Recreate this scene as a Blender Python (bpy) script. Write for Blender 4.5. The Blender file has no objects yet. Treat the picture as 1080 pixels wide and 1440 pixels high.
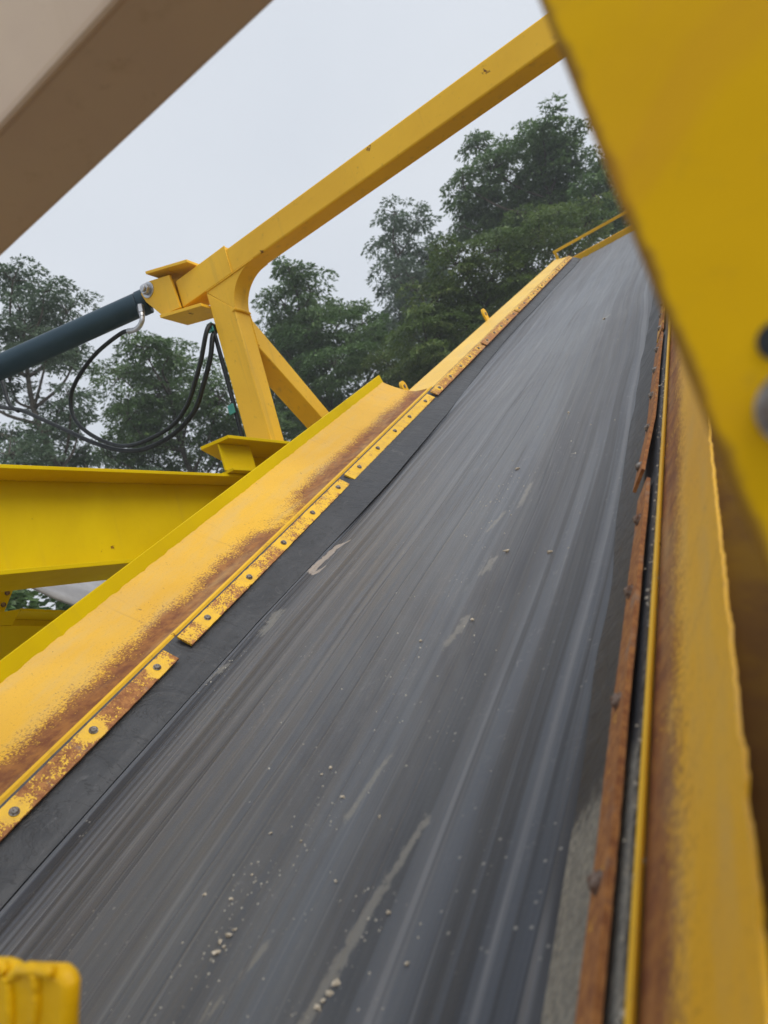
import bpy, bmesh, math, random
import numpy as np
from mathutils import Vector, Matrix, noise

scene = bpy.context.scene
PI = math.pi
# ------------------------------------------------------------------ camera
CAM_Z = 2.6
R = ((0.80311, 0.51826, -0.29398), (-0.33467, -0.01585, -0.9422), (-0.49297, 0.85508, 0.16072))
cam_data = bpy.data.cameras.new('camera')
cam = bpy.data.objects.new('camera', cam_data)
scene.collection.objects.link(cam)
_r, _u, _b = Vector(R[0]), -Vector(R[1]), -Vector(R[2])
rot = Matrix((_r, _u, _b)).transposed()
cam.matrix_world = Matrix.Translation((0, 0, CAM_Z)) @ rot.to_4x4()
cam_data.sensor_fit = 'VERTICAL'
cam_data.sensor_height = 36.0
cam_data.lens = 1024.75 / 1440 * 36.0
cam_data.clip_start = 0.02
cam_data.clip_end = 600
cam_data.dof.use_dof = True
cam_data.dof.focus_distance = 1.9
cam_data.dof.aperture_fstop = 5.6
scene.camera = cam
# ------------------------------------------------------------------ sky
SUN_EL, SUN_AZ = 46, 100         # high soft sun behind thin cloud
world = bpy.data.worlds.new('World')
scene.world = world
world.use_nodes = True
wn = world.node_tree.nodes
wl = world.node_tree.links
wn.clear()
wout = wn.new('ShaderNodeOutputWorld')
wbg = wn.new('ShaderNodeBackground')
sky = wn.new('ShaderNodeTexSky')
sky.sky_type = 'NISHITA'
sky.sun_disc = False
sky.sun_elevation = math.radians(SUN_EL)
sky.sun_rotation = math.radians(SUN_AZ)
sky.air_density = 1.6
sky.dust_density = 6.0
# overcast: a pale cloud layer with slow variation covers most of the blue
wtc = wn.new('ShaderNodeTexCoord')
wns = wn.new('ShaderNodeTexNoise')
wns.inputs['Scale'].default_value = 2.2
wns.inputs['Detail'].default_value = 4
wcr = wn.new('ShaderNodeValToRGB')
wcr.color_ramp.elements[0].position = 0.3
wcr.color_ramp.elements[0].color = (7.0, 7.45, 8.15, 1)
wcr.color_ramp.elements[1].position = 0.72
wcr.color_ramp.elements[1].color = (7.7, 8.1, 8.7, 1)
wmx = wn.new('ShaderNodeMixRGB')
wmx.inputs[0].default_value = 0.9
wl.new(wtc.outputs['Generated'], wns.inputs['Vector'])
wl.new(wns.outputs['Fac'], wcr.inputs[0])
wl.new(sky.outputs[0], wmx.inputs[1])
wl.new(wcr.outputs[0], wmx.inputs[2])
wl.new(wmx.outputs[0], wbg.inputs['Color'])
wbg.inputs['Strength'].default_value = 0.1
wl.new(wbg.outputs[0], wout.inputs['Surface'])
# ------------------------------------------------------------------ sun
sd = bpy.data.lights.new('sun', 'SUN')
sd.energy = 2.0
sd.angle = math.radians(40)
sd.color = (1.0, 0.96, 0.9)
sun = bpy.data.objects.new('sun', sd)
scene.collection.objects.link(sun)
az, el = math.radians(SUN_AZ), math.radians(SUN_EL)
sdir = Vector((math.sin(az) * math.cos(el), math.cos(az) * math.cos(el), math.sin(el)))
sun.rotation_euler = sdir.to_track_quat('Z', 'Y').to_euler()
# ------------------------------------------------------------------ exposure
vs = scene.view_settings
vs.view_transform = 'Standard'
vs.look = 'None'
vs.exposure = 0.12
vs.gamma = 1.0
vs.use_curve_mapping = False

# ================================================================== helpers
def link(o, parent=None):
    scene.collection.objects.link(o)
    if parent is not None:
        o.parent = parent
    return o

def empty(name, loc=(0, 0, 0), rot=(0, 0, 0)):
    o = bpy.data.objects.new(name, None)
    o.empty_display_size = 0.2
    o.location = loc
    o.rotation_euler = rot
    return link(o)

def tag(o, label=None, cat=None, group=None, kind=None):
    if label: o['label'] = label
    if cat: o['category'] = cat
    if group: o['group'] = group
    if kind: o['kind'] = kind
    return o

def finish(name, bm, mat, parent=None, loc=None, bevel=0, smooth=False, segs=2):
    bmesh.ops.recalc_face_normals(bm, faces=bm.faces)
    me = bpy.data.meshes.new(name)
    bm.to_mesh(me); bm.free()
    me.materials.append(mat)
    if smooth:
        for p in me.polygons: p.use_smooth = True
    o = bpy.data.objects.new(name, me)
    link(o, parent)
    if loc: o.location = loc
    if bevel:
        m = o.modifiers.new('bevel', 'BEVEL')
        m.width = bevel; m.segments = segs; m.limit_method = 'ANGLE'; m.angle_limit = math.radians(40)
        for p in me.polygons: p.use_smooth = True
        me.set_sharp_from_angle(angle=math.radians(40))
    return o

def box(bm, x0, x1, y0, y1, z0, z1):
    v = [bm.verts.new(p) for p in ((x0,y0,z0),(x1,y0,z0),(x1,y1,z0),(x0,y1,z0),(x0,y0,z1),(x1,y0,z1),(x1,y1,z1),(x0,y1,z1))]
    for f in ((0,3,2,1),(4,5,6,7),(0,1,5,4),(1,2,6,5),(2,3,7,6),(3,0,4,7)):
        bm.faces.new([v[i] for i in f])
    return v

def prism(bm, pts, d):
    """closed outline pts (3D, planar) swept by vector d"""
    d = Vector(d)
    a = [bm.verts.new(p) for p in pts]
    b = [bm.verts.new(Vector(p) + d) for p in pts]
    n = len(pts)
    bm.faces.new(a); bm.faces.new(b[::-1])
    for i in range(n):
        bm.faces.new((a[i], b[i], b[(i+1) % n], a[(i+1) % n]))

def spline(pts, n=10):
    P = [Vector(p) for p in pts]
    P = [P[0]*2 - P[1]] + P + [P[-1]*2 - P[-2]]
    out = []
    for i in range(1, len(P)-2):
        for k in range(n):
            t = k / n
            a, b, c, d = P[i-1], P[i], P[i+1], P[i+2]
            out.append(0.5*((2*b) + (c-a)*t + (2*a-5*b+4*c-d)*t*t + (-a+3*b-3*c+d)*t**3))
    out.append(P[-2])
    return out

def tube(bm, pts, r, seg=12, caps=True):
    """r: number or list of radii"""
    pts = [Vector(p) for p in pts]
    n = len(pts)
    rs = r if hasattr(r, '__len__') else [r]*n
    ref = Vector((0.13, 0.2, 0.97))
    rings = []
    prev = None
    for i, p in enumerate(pts):
        t = (pts[min(i+1, n-1)] - pts[max(i-1, 0)]).normalized()
        if prev is None:
            a = t.cross(ref)
            if a.length < 0.05: a = t.cross(Vector((1, 0, 0)))
            a.normalize()
        else:
            a = (prev - t*prev.dot(t)).normalized()
        prev = a
        b = t.cross(a)
        rings.append([bm.verts.new(p + (a*math.cos(2*PI*k/seg) + b*math.sin(2*PI*k/seg))*rs[i]) for k in range(seg)])
    for i in range(n-1):
        for k in range(seg):
            bm.faces.new((rings[i][k], rings[i][(k+1) % seg], rings[i+1][(k+1) % seg], rings[i+1][k]))
    if caps:
        bm.faces.new(rings[0][::-1]); bm.faces.new(rings[-1])

# ================================================================== materials
class NT:
    def __init__(s, name):
        s.m = bpy.data.materials.new(name)
        s.m.use_nodes = True
        s.t = s.m.node_tree
        s.t.nodes.clear()
        s.out = s.t.nodes.new('ShaderNodeOutputMaterial')
        s.b = s.t.nodes.new('ShaderNodeBsdfPrincipled')
        s.t.links.new(s.b.outputs[0], s.out.inputs[0])
    def n(s, typ, **kw):
        nd = s.t.nodes.new(typ)
        for k, v in kw.items(): setattr(nd, k, v)
        return nd
    def l(s, a, b): s.t.links.new(a, b)
    def set(s, sock, val):
        if hasattr(val, 'is_linked') or hasattr(val, 'links'): s.l(val, sock)
        else: sock.default_value = val
    def coord(s, which='Object', scale=(1, 1, 1), loc=(0, 0, 0), rot=(0, 0, 0)):
        tc = s.n('ShaderNodeTexCoord')
        mp = s.n('ShaderNodeMapping')
        mp.inputs['Scale'].default_value = scale
        mp.inputs['Location'].default_value = loc
        mp.inputs['Rotation'].default_value = rot
        s.l(tc.outputs[which], mp.inputs[0])
        return mp.outputs[0]
    def noise(s, vec, scale=5, detail=4, rough=0.55, dist=0):
        nd = s.n('ShaderNodeTexNoise')
        nd.inputs['Scale'].default_value = scale
        nd.inputs['Detail'].default_value = detail
        nd.inputs['Roughness'].default_value = rough
        nd.inputs['Distortion'].default_value = dist
        s.l(vec, nd.inputs['Vector'])
        return nd.outputs['Fac']
    def ramp(s, fac, lo, hi, a=0.0, b=1.0):
        nd = s.n('ShaderNodeMapRange')
        nd.interpolation_type = 'SMOOTHSTEP'
        s.set(nd.inputs[0], fac)
        nd.inputs[1].default_value = lo; nd.inputs[2].default_value = hi
        nd.inputs[3].default_value = a; nd.inputs[4].default_value = b
        return nd.outputs[0]
    def math(s, op, a, b=0.0, clamp=False):
        nd = s.n('ShaderNodeMath', operation=op)
        nd.use_clamp = clamp
        s.set(nd.inputs[0], a); s.set(nd.inputs[1], b)
        return nd.outputs[0]
    def mix(s, fac, a, b, mode='MIX'):
        nd = s.n('ShaderNodeMixRGB', blend_type=mode)
        s.set(nd.inputs[0], fac)
        for i, v in ((1, a), (2, b)):
            if isinstance(v, tuple): nd.inputs[i].default_value = (*v, 1)
            else: s.l(v, nd.inputs[i])
        return nd.outputs[0]
    def bump(s, h, strength=0.3, dist=0.01):
        nd = s.n('ShaderNodeBump')
        nd.inputs['Strength'].default_value = strength
        nd.inputs['Distance'].default_value = dist
        s.l(h, nd.inputs['Height'])
        s.l(nd.outputs[0], s.b.inputs['Normal'])
    def attr(s, name):
        nd = s.n('ShaderNodeAttribute', attribute_name=name)
        return nd.outputs['Fac']

def paint(name, col, grime=0.25, rough=0.42, rust=0.0, scale=1.0, edge_x=None, spec=0.3):
    """oily yellow machine paint: slow colour drift, dust, few chips with rust"""
    t = NT(name)
    o = t.coord('Object')
    big = t.noise(o, 1.7*scale, 5, 0.6, 0.4)
    fine = t.noise(o, 45*scale, 4, 0.6)
    c = t.mix(t.ramp(big, 0.35, 0.7), col, tuple(x*k for x, k in zip(col, (0.86, 0.82, 0.9))))
    # run marks down the face
    st = t.noise(t.coord('Object', (26, 26, 1.2)), 1.0, 4, 0.6)
    c = t.mix(t.ramp(st, 0.55, 0.8, 0, grime), c, (0.30, 0.20, 0.07))
    c = t.mix(t.ramp(fine, 0.6, 0.78, 0, grime*0.8), c, (0.22, 0.13, 0.05))
    m = t.noise(o, 9*scale, 6, 0.7, 0.3)
    m2 = t.ramp(m, 0.70 - rust*0.3, 0.74 - rust*0.28)
    c = t.mix(m2, c, (0.16, 0.062, 0.022))
    if edge_x is not None:
        # brown band along the free edge, tan scuffs over the face
        sp = t.n('ShaderNodeSeparateXYZ'); t.l(o, sp.inputs[0])
        ex = t.math('ADD', sp.outputs['X'], t.math('MULTIPLY', t.math('SUBTRACT', t.noise(o, 60, 5, 0.7), 0.5), 0.008))
        c = t.mix(t.ramp(ex, edge_x + 0.002, edge_x + 0.0065, 0.85, 0.0), c, (0.20, 0.10, 0.025))
        c = t.mix(t.ramp(t.noise(o, 11, 5, 0.6, 0.6), 0.45, 0.75, 0, 0.5), c, (0.62, 0.30, 0.02))
        c = t.mix(t.ramp(t.noise(t.coord('Object', (14, 14, 50)), 1.0, 5, 0.7, 0.5), 0.6, 0.75, 0, 0.25), c, (0.30, 0.17, 0.03))
    t.set(t.b.inputs['Base Color'], c)
    t.set(t.b.inputs['Roughness'], t.math('ADD', t.ramp(big, 0.3, 0.7, rough, rough+0.14), t.math('MULTIPLY', m2, 0.3)))
    h = t.math('ADD', t.math('MULTIPLY', t.noise(o, 6*scale, 3), 1.0), t.math('MULTIPLY', fine, 0.08))
    h = t.math('SUBTRACT', h, t.math('MULTIPLY', m2, 0.06))
    t.b.inputs['Specular IOR Level'].default_value = spec
    t.bump(h, 0.22, 0.012)
    return t.m

Y_WEB = (0.68, 0.50, 0.0)
Y_TOP = (0.70, 0.43, 0.035)
M = {}
M['yellow'] = paint('yellow_machine_paint', (0.84, 0.50, 0.03), grime=0.38, rust=0.16)
M['yellow_web'] = paint('yellow_web_paint', Y_WEB, grime=0.12, rust=0.12, rough=0.5, spec=0.12)
M['yellow_near'] = paint('yellow_column_paint', (0.78, 0.47, 0.0), grime=0.3, rough=0.55, edge_x=-0.1235, spec=0.15)
M['yellow_cast'] = paint('yellow_bracket_paint', (0.80, 0.48, 0.0), grime=0.45, rough=0.33, rust=0.18, scale=4)
M['brown_beam'] = paint('dull_beam_paint', (0.62, 0.49, 0.36), grime=0.3, rough=0.45)

def board_mat(name, col, r0, r1, amount=1.0, soft=0.0):
    """rolled side plate: uv = (metres along, 0 lip .. 1 outer edge)"""
    t = NT(name)
    uv = t.n('ShaderNodeUVMap', uv_map='UVMap')
    sep = t.n('ShaderNodeSeparateXYZ')
    t.l(uv.outputs[0], sep.inputs[0])
    s = sep.outputs['Y']
    o = t.coord('Object')
    speck = t.noise(o, 210, 2, 0.6)
    mid = t.noise(o, 32, 5, 0.65)
    slow = t.noise(o, 2.3, 4, 0.6, 0.5)
    band = t.ramp(s, r0, r1, 1.0, 0.0)
    edge = t.ramp(s, 0.0, 0.06, 0.35, 1.0)
    v = t.math('MULTIPLY', t.math('MULTIPLY', band, edge), amount)
    v = t.math('MULTIPLY', v, t.ramp(slow, 0.2, 0.55, 0.55, 1.15))
    pt = t.noise(t.coord('Object', (3, 5.5, 3), loc=(4, 2, 0)), 1.0, 5, 0.65, 0.6)
    v = t.math('ADD', v, t.math('MULTIPLY', t.math('SUBTRACT', pt, 0.5), t.math('MULTIPLY', band, 2.2)))
    x = t.math('ADD', v, t.math('ADD', t.math('MULTIPLY', t.math('SUBTRACT', speck, 0.5), 1.5), t.math('MULTIPLY', t.math('SUBTRACT', mid, 0.5), 0.7)))
    m = t.ramp(x, 0.34 - soft, 0.86 + soft)
    base = t.mix(t.ramp(slow, 0.3, 0.7), col, tuple(a*b for a, b in zip(col, (0.9, 0.86, 0.7))))
    base = t.mix(t.ramp(speck, 0.56, 0.75, 0, 0.35), base, (0.42, 0.20, 0.03))
    rustc = t.mix(t.ramp(mid, 0.35, 0.7), (0.17, 0.055, 0.022), (0.34, 0.14, 0.035))
    c = t.mix(m, base, rustc)
    # pale dust
    du = t.noise(t.coord('Object', (6, 1.2, 6)), 3, 5, 0.7)
    c = t.mix(t.ramp(du, 0.42, 0.75, 0, 0.34), c, (0.56, 0.42, 0.20))
    ch = t.noise(o, 70, 5, 0.75, 0.4)
    c = t.mix(t.math('MULTIPLY', t.ramp(ch, 0.69, 0.705), 0.85), c, (0.15, 0.07, 0.03))
    dr = t.noise(t.coord('Object', (2.5, 38, 2.5)), 1.0, 5, 0.6)
    c = t.mix(t.ramp(dr, 0.58, 0.78, 0, 0.3), c, (0.40, 0.20, 0.05))
    sc = t.noise(t.coord('Object', (3, 30, 30), rot=(0, 0, 0.5)), 2.2, 3, 0.6)
    c = t.mix(t.ramp(sc, 0.70, 0.74, 0, 0.6), c, (0.13, 0.06, 0.03))
    t.set(t.b.inputs['Base Color'], c)
    t.set(t.b.inputs['Roughness'], t.math('ADD', 0.45, t.math('MULTIPLY', m, 0.3)))
    h = t.math('ADD', t.math('MULTIPLY', speck, 0.35), t.math('ADD', t.math('MULTIPLY', mid, 0.3), t.noise(o, 5, 3)))
    t.bump(h, 0.3, 0.004)
    return t.m
M['board_left'] = board_mat('rust_speckled_board_paint', (0.78, 0.45, 0.028), 0.16, 0.74, 1.1)
M['board_right'] = board_mat('rust_worn_board_paint', (0.90, 0.50, 0.015), 0.06, 0.66, 1.1, 0.18)
M['board_far'] = board_mat('pale_board_paint', (0.86, 0.55, 0.08), -0.1, 0.35, 0.8)

def strip_mat():
    """clamp strip: 'wear' attribute 0 = paint, 1 = rust"""
    t = NT('clamp_strip_steel')
    o = t.coord('Object')
    w = t.attr('wear')
    n = t.noise(o, 42, 6, 0.7)
    f = t.noise(o, 260, 3, 0.6)
    x = t.math('ADD', w, t.math('ADD', t.math('MULTIPLY', t.math('SUBTRACT', n, 0.5), 1.5), t.math('MULTIPLY', t.math('SUBTRACT', f, 0.5), 1.6)))
    m = t.ramp(x, 0.42, 0.66)
    yel = t.mix(t.ramp(n, 0.4, 0.7), (0.84, 0.50, 0.012), (0.70, 0.40, 0.03))
    ru = t.mix(t.ramp(t.noise(o, 90, 5, 0.7), 0.35, 0.65), (0.24, 0.085, 0.028), (0.44, 0.19, 0.055))
    ru = t.mix(t.ramp(t.noise(o, 24, 5, 0.6), 0.55, 0.72, 0, 0.55), ru, (0.30, 0.26, 0.22))
    c = t.mix(m, yel, ru)
    t.set(t.b.inputs['Base Color'], c)
    t.set(t.b.inputs['Roughness'], t.math('ADD', 0.42, t.math('MULTIPLY', m, 0.35)))
    t.bump(t.math('ADD', f, t.math('MULTIPLY', n, 1.2)), 0.35, 0.003)
    return t.m
M['strip'] = strip_mat()

def rubber_mat():
    t = NT('skirt_rubber')
    o = t.coord('Object')
    n = t.noise(o, 7, 6, 0.65, 0.3)
    f = t.noise(o, 150, 4, 0.7)
    st = t.noise(t.coord('Object', (40, 1.5, 40)), 1, 5, 0.6)
    c = t.mix(t.ramp(n, 0.3, 0.7), (0.026, 0.028, 0.033), (0.052, 0.055, 0.062))
    c = t.mix(t.ramp(st, 0.5, 0.8, 0, 0.35), c, (0.12, 0.12, 0.125))
    d = t.noise(o, 26, 7, 0.75)
    c = t.mix(t.ramp(d, 0.66, 0.74, 0, 0.5), c, (0.26, 0.26, 0.25))
    sm = t.noise(t.coord('Object', (18, 9, 18)), 1.5, 6, 0.75, 1.5)
    c = t.mix(t.ramp(sm, 0.58, 0.70, 0, 0.4), c, (0.16, 0.16, 0.165))
    cr = t.noise(t.coord('Object', (9, 16, 9), rot=(0, 0, 0.5)), 1.0, 4, 0.6, 1.0)
    c = t.mix(t.ramp(t.math('ABSOLUTE', t.math('SUBTRACT', cr, 0.5)), 0.003, 0.012, 0.6, 0), c, (0.012, 0.012, 0.014))
    pa = t.attr('patch')
    pe = t.ramp(t.math('ADD', pa, t.math('MULTIPLY', t.math('SUBTRACT', t.noise(o, 70, 6, 0.75), 0.5), 1.2)), 0.35, 0.75)
    c = t.mix(t.math('MULTIPLY', pe, 0.85), c, t.mix(t.ramp(f, 0.35, 0.65), (0.34, 0.32, 0.27), (0.17, 0.165, 0.15)))
    t.set(t.b.inputs['Base Color'], c)
    t.set(t.b.inputs['Roughness'], t.ramp(n, 0.3, 0.7, 0.42, 0.6))
    t.bump(t.math('ADD', t.math('MULTIPLY', f, 0.3), t.math('ADD', n, t.math('MULTIPLY', cr, 1.5))), 0.45, 0.008)
    return t.m
M['rubber'] = rubber_mat()

def belt_mat():
    t = NT('worn_belt_rubber')
    def c_(sc, loc=(0, 0, 0), w=None):
        return t.coord('Object', sc, loc)
    o = t.coord('Object')
    # tracks wander a little across the belt
    wob = t.n('ShaderNodeTexNoise'); wob.inputs['Scale'].default_value = 1.0; wob.inputs['Detail'].default_value = 2
    t.l(t.coord('Object', (0.7, 0.5, 0.7)), wob.inputs['Vector'])
    off = t.math('MULTIPLY', t.math('SUBTRACT', wob.outputs['Fac'], 0.5), 0.12)
    sep = t.n('ShaderNodeSeparateXYZ'); t.l(o, sep.inputs[0])
    def streak(su, sv, det=3, seed=0.0, rough=0.6):
        cb = t.n('ShaderNodeCombineXYZ')
        t.set(cb.inputs[0], t.math('MULTIPLY', t.math('ADD', sep.outputs['X'], off), su))
        t.set(cb.inputs[1], t.math('MULTIPLY', sep.outputs['Y'], sv))
        cb.inputs[2].default_value = seed
        return t.noise(cb.outputs[0], 1.0, det, rough)
    s1 = streak(14, 0.25, 4, 1.3)
    s2 = streak(60, 0.5, 4, 7.7)
    s3 = streak(210, 1.1, 3, 4.1)
    s4 = streak(26, 1.6, 5, 12.0)
    big = t.noise(o, 2.6, 4, 0.6, 0.6)
    grit = t.noise(o, 320, 3, 0.6)
    c = t.mix(t.ramp(s1, 0.32, 0.68), (0.026, 0.031, 0.042), (0.072, 0.083, 0.106))
    c = t.mix(t.ramp(s2, 0.48, 0.70, 0, 0.5), c, (0.145, 0.155, 0.178))
    c = t.mix(t.ramp(s2, 0.42, 0.26, 0, 0.5), c, (0.014, 0.014, 0.017))
    fm = t.noise(t.coord('Object', (5, 1.3, 1), loc=(3, 1, 0)), 1.0, 3, 0.6)
    c0 = c
    c = t.mix(t.ramp(s3, 0.56, 0.76, 0, 0.32), c, (0.21, 0.215, 0.235))
    c = t.mix(t.ramp(s3, 0.42, 0.22, 0, 0.3), c, (0.024, 0.024, 0.028))
    c = t.mix(t.ramp(fm, 0.40, 0.66, 0.78, 0.05), c, t.mix(t.ramp(s1, 0.3, 0.7), (0.048, 0.056, 0.073), (0.074, 0.084, 0.104)))
    ta = t.noise(o, 55, 6, 0.75, 1.2)
    c = t.mix(t.math('MULTIPLY', t.ramp(ta, 0.56, 0.68), t.ramp(fm, 0.42, 0.6, 0.10, 0.6)), c, (0.21, 0.21, 0.22))
    c = t.mix(t.ramp(t.noise(o, 14, 5, 0.7), 0.58, 0.75, 0, 0.25), c, (0.15, 0.15, 0.15))
    c = t.mix(t.ramp(big, 0.42, 0.7, 0, 0.4), c, (0.080, 0.092, 0.105))
    # reddish brown worn tracks, low down on the belt
    low = t.ramp(sep.outputs['Y'], 0.15, 1.1, 1.0, 0.0)
    c = t.mix(t.math('MULTIPLY', t.ramp(s4, 0.45, 0.72), t.math('MULTIPLY', low, 0.15)), c, (0.080, 0.076, 0.080))
    # dried cement smears: long thin, broken up
    sm = streak(30, 3.2, 6, 21.0, 0.7)
    br = t.noise(o, 9, 6, 0.7)
    msk = t.math('MULTIPLY', t.ramp(sm, 0.60, 0.70), t.ramp(br, 0.50, 0.60))
    c = t.mix(t.math('MULTIPLY', msk, 0.5), c, (0.27, 0.27, 0.265))
    # long knife-like grooves and the broader dark tracks between them
    g1 = streak(9, 0.10, 2, 33.0, 0.5)
    gl = t.ramp(t.math('ABSOLUTE', t.math('SUBTRACT', g1, 0.5)), 0.003, 0.010, 1.0, 0.0)
    g2 = streak(23, 0.16, 2, 41.0, 0.5)
    gl2 = t.ramp(t.math('ABSOLUTE', t.math('SUBTRACT', g2, 0.46)), 0.004, 0.014, 1.0, 0.0)
    g3 = streak(17, 0.2, 2, 57.0, 0.5)
    gl3 = t.ramp(t.math('ABSOLUTE', t.math('SUBTRACT', g3, 0.52)), 0.004, 0.016, 1.0, 0.0)
    brk = t.noise(t.coord('Object', (2, 1.1, 1), loc=(7, 3, 0)), 1.0, 3, 0.6)
    c = t.mix(t.math('MULTIPLY', gl, t.ramp(brk, 0.3, 0.5, 0.3, 0.85)), c, (0.012, 0.012, 0.016))
    c = t.mix(t.math('MULTIPLY', gl2, t.ramp(brk, 0.45, 0.6, 0, 0.65)), c, (0.015, 0.015, 0.02))
    c = t.mix(t.math('MULTIPLY', gl3, t.ramp(brk, 0.55, 0.4, 0, 0.5)), c, (0.22, 0.225, 0.24))
    bd = streak(7, 0.22, 3, 71.0, 0.5)
    c = t.mix(t.ramp(bd, 0.50, 0.60, 0, 0.75), c, (0.022, 0.023, 0.031))
    sd_ = t.ramp(t.math('ABSOLUTE', t.math('ADD', sep.outputs['X'], 0.70)), 0.10, 0.38, 0.30, 1.0)
    st5 = streak(38, 0.13, 3, 83.0, 0.55)
    c = t.mix(t.math('MULTIPLY', t.ramp(st5, 0.51, 0.43, 0, 0.9), sd_), c, (0.014, 0.015, 0.019))
    c = t.mix(t.math('MULTIPLY', t.ramp(st5, 0.56, 0.66, 0, 0.55), sd_), c, (0.16, 0.168, 0.185))
    # a dusty crown along the middle of the belt, patchy
    mid_ = t.ramp(t.math('ABSOLUTE', t.math('ADD', sep.outputs['X'], 0.62)), 0.08, 0.36, 1.0, 0.0)
    mp = t.noise(t.coord('Object', (3.2, 1.1, 1), loc=(2, 9, 0)), 1.0, 5, 0.65, 0.8)
    c = t.mix(t.math('MULTIPLY', mid_, t.ramp(mp, 0.35, 0.65, 0.08, 0.42)), c, (0.125, 0.137, 0.150))
    # dust specks
    vo = t.n('ShaderNodeTexVoronoi'); vo.inputs['Scale'].default_value = 75
    t.l(o, vo.inputs['Vector'])
    sp = t.ramp(vo.outputs['Distance'], 0.10, 0.17, 1.0, 0.0)
    sp = t.math('MULTIPLY', sp, t.ramp(t.noise(o, 5, 4, 0.7), 0.52, 0.62))
    c = t.mix(t.math('MULTIPLY', sp, 0.6), c, (0.34, 0.33, 0.30))
    # painted marks measured off the belt: worn patches with their own outline ('patch' attribute)
    pa = t.attr('patch')
    pe = t.ramp(t.math('ADD', pa, t.math('ADD', t.math('MULTIPLY', t.math('SUBTRACT', t.noise(o, 75, 6, 0.75), 0.5), 1.6), t.math('MULTIPLY', t.math('SUBTRACT', s3, 0.5), 1.2))), 0.42, 0.80)
    c = t.mix(t.math('MULTIPLY', pe, 0.7), c, t.mix(grit, (0.24, 0.23, 0.205), (0.16, 0.155, 0.14)))
    pb = t.attr('pink')
    pf = t.ramp(t.math('ADD', pb, t.math('MULTIPLY', t.math('SUBTRACT', t.noise(o, 45, 5, 0.7), 0.5), 1.0)), 0.42, 0.6)
    c = t.mix(t.math('MULTIPLY', pf, 0.8), c, (0.42, 0.35, 0.29))
    t.set(t.b.inputs['Base Color'], c)
    t.set(t.b.inputs['Roughness'], t.math('ADD', t.ramp(s2, 0.3, 0.7, 0.38, 0.50), t.math('MULTIPLY', t.ramp(s4, 0.4, 0.7), 0.08)))
    t.set(t.b.inputs['Specular IOR Level'], 0.42)
    t.b.inputs['Sheen Weight'].default_value = 0.36
    t.b.inputs['Sheen Roughness'].default_value = 0.42
    t.b.inputs['Sheen Tint'].default_value = (0.86, 0.89, 0.96, 1)
    h = t.math('ADD', t.math('MULTIPLY', s2, 1.0), t.math('ADD', t.math('MULTIPLY', s3, 0.5), t.math('MULTIPLY', grit, 0.16)))
    h = t.math('ADD', h, t.math('MULTIPLY', s1, 2.2))
    h = t.math('SUBTRACT', h, t.math('MULTIPLY', gl, 0.8))
    t.bump(h, 0.30, 0.004)
    return t.m
M['belt'] = belt_mat()

def simple(name, col, rough=0.5, metal=0.0, var=0.3, scale=20, bump=0.2, dist=0.004, col2=None, spec=0.4):
    t = NT(name)
    o = t.coord('Object')
    n = t.noise(o, scale, 5, 0.65)
    c2 = col2 or tuple(x*(1-var) for x in col)
    t.set(t.b.inputs['Base Color'], t.mix(t.ramp(n, 0.35, 0.65), col, c2))
    t.set(t.b.inputs['Roughness'], t.ramp(n, 0.3, 0.7, rough, min(1, rough+0.15)))
    t.b.inputs['Metallic'].default_value = metal
    t.b.inputs['Specular IOR Level'].default_value = spec
    if bump: t.bump(t.noise(o, scale*3, 4, 0.6), bump, dist)
    return t.m
M['dark_ledge'] = simple('dark_brown_paint', (0.085, 0.038, 0.008), 0.8, 0, 0.5, 8, 0.3, 0.004, (0.15, 0.08, 0.008), 0.15)  # dark brown, mottled at random
M['bolt'] = simple('dull_bolt_steel', (0.30, 0.29, 0.28), 0.45, 0.35, 0.5, 160, 0.3, 0.001, (0.11, 0.075, 0.055))
M['bolt_rust'] = simple('rusty_bolt_steel', (0.26, 0.21, 0.18), 0.6, 0.3, 0.5, 160, 0.4, 0.001, (0.13, 0.06, 0.035))
M['zinc'] = simple('bright_zinc_steel', (0.55, 0.56, 0.58), 0.3, 0.9, 0.2, 60, 0.1, 0.001)
M['cylinder'] = simple('dark_teal_cylinder_paint', (0.016, 0.040, 0.060), 0.36, 0, 0.3, 6, 0.15, 0.004, (0.022, 0.048, 0.070), 0.35)
M['hose'] = simple('hose_rubber', (0.012, 0.016, 0.018), 0.42, 0, 0.3, 40, 0.2, 0.001)
M['green_plastic'] = simple('green_clip_plastic', (0.06, 0.30, 0.26), 0.4)
M['stone'] = simple('crushed_stone', (0.62, 0.56, 0.46), 0.85, 0, 0.4, 1.3, 0.0, 0.15, (0.44, 0.38, 0.29))
M['grit'] = simple('pale_grit', (0.55, 0.53, 0.47), 0.85, 0, 0.25, 30, 0.0, 0.001)
M['dirt'] = simple('packed_grey_dirt', (0.20, 0.185, 0.16), 0.9, 0, 0.5, 110, 0.9, 0.006, (0.05, 0.05, 0.05))
M['sheet'] = simple('grey_belt_underside', (0.36, 0.36, 0.38), 0.5, 0, 0.3, 5, 0.2)
M['bark'] = simple('grey_bark', (0.11, 0.095, 0.075), 0.85, 0, 0.5, 6, 0.7, 0.03)

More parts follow.
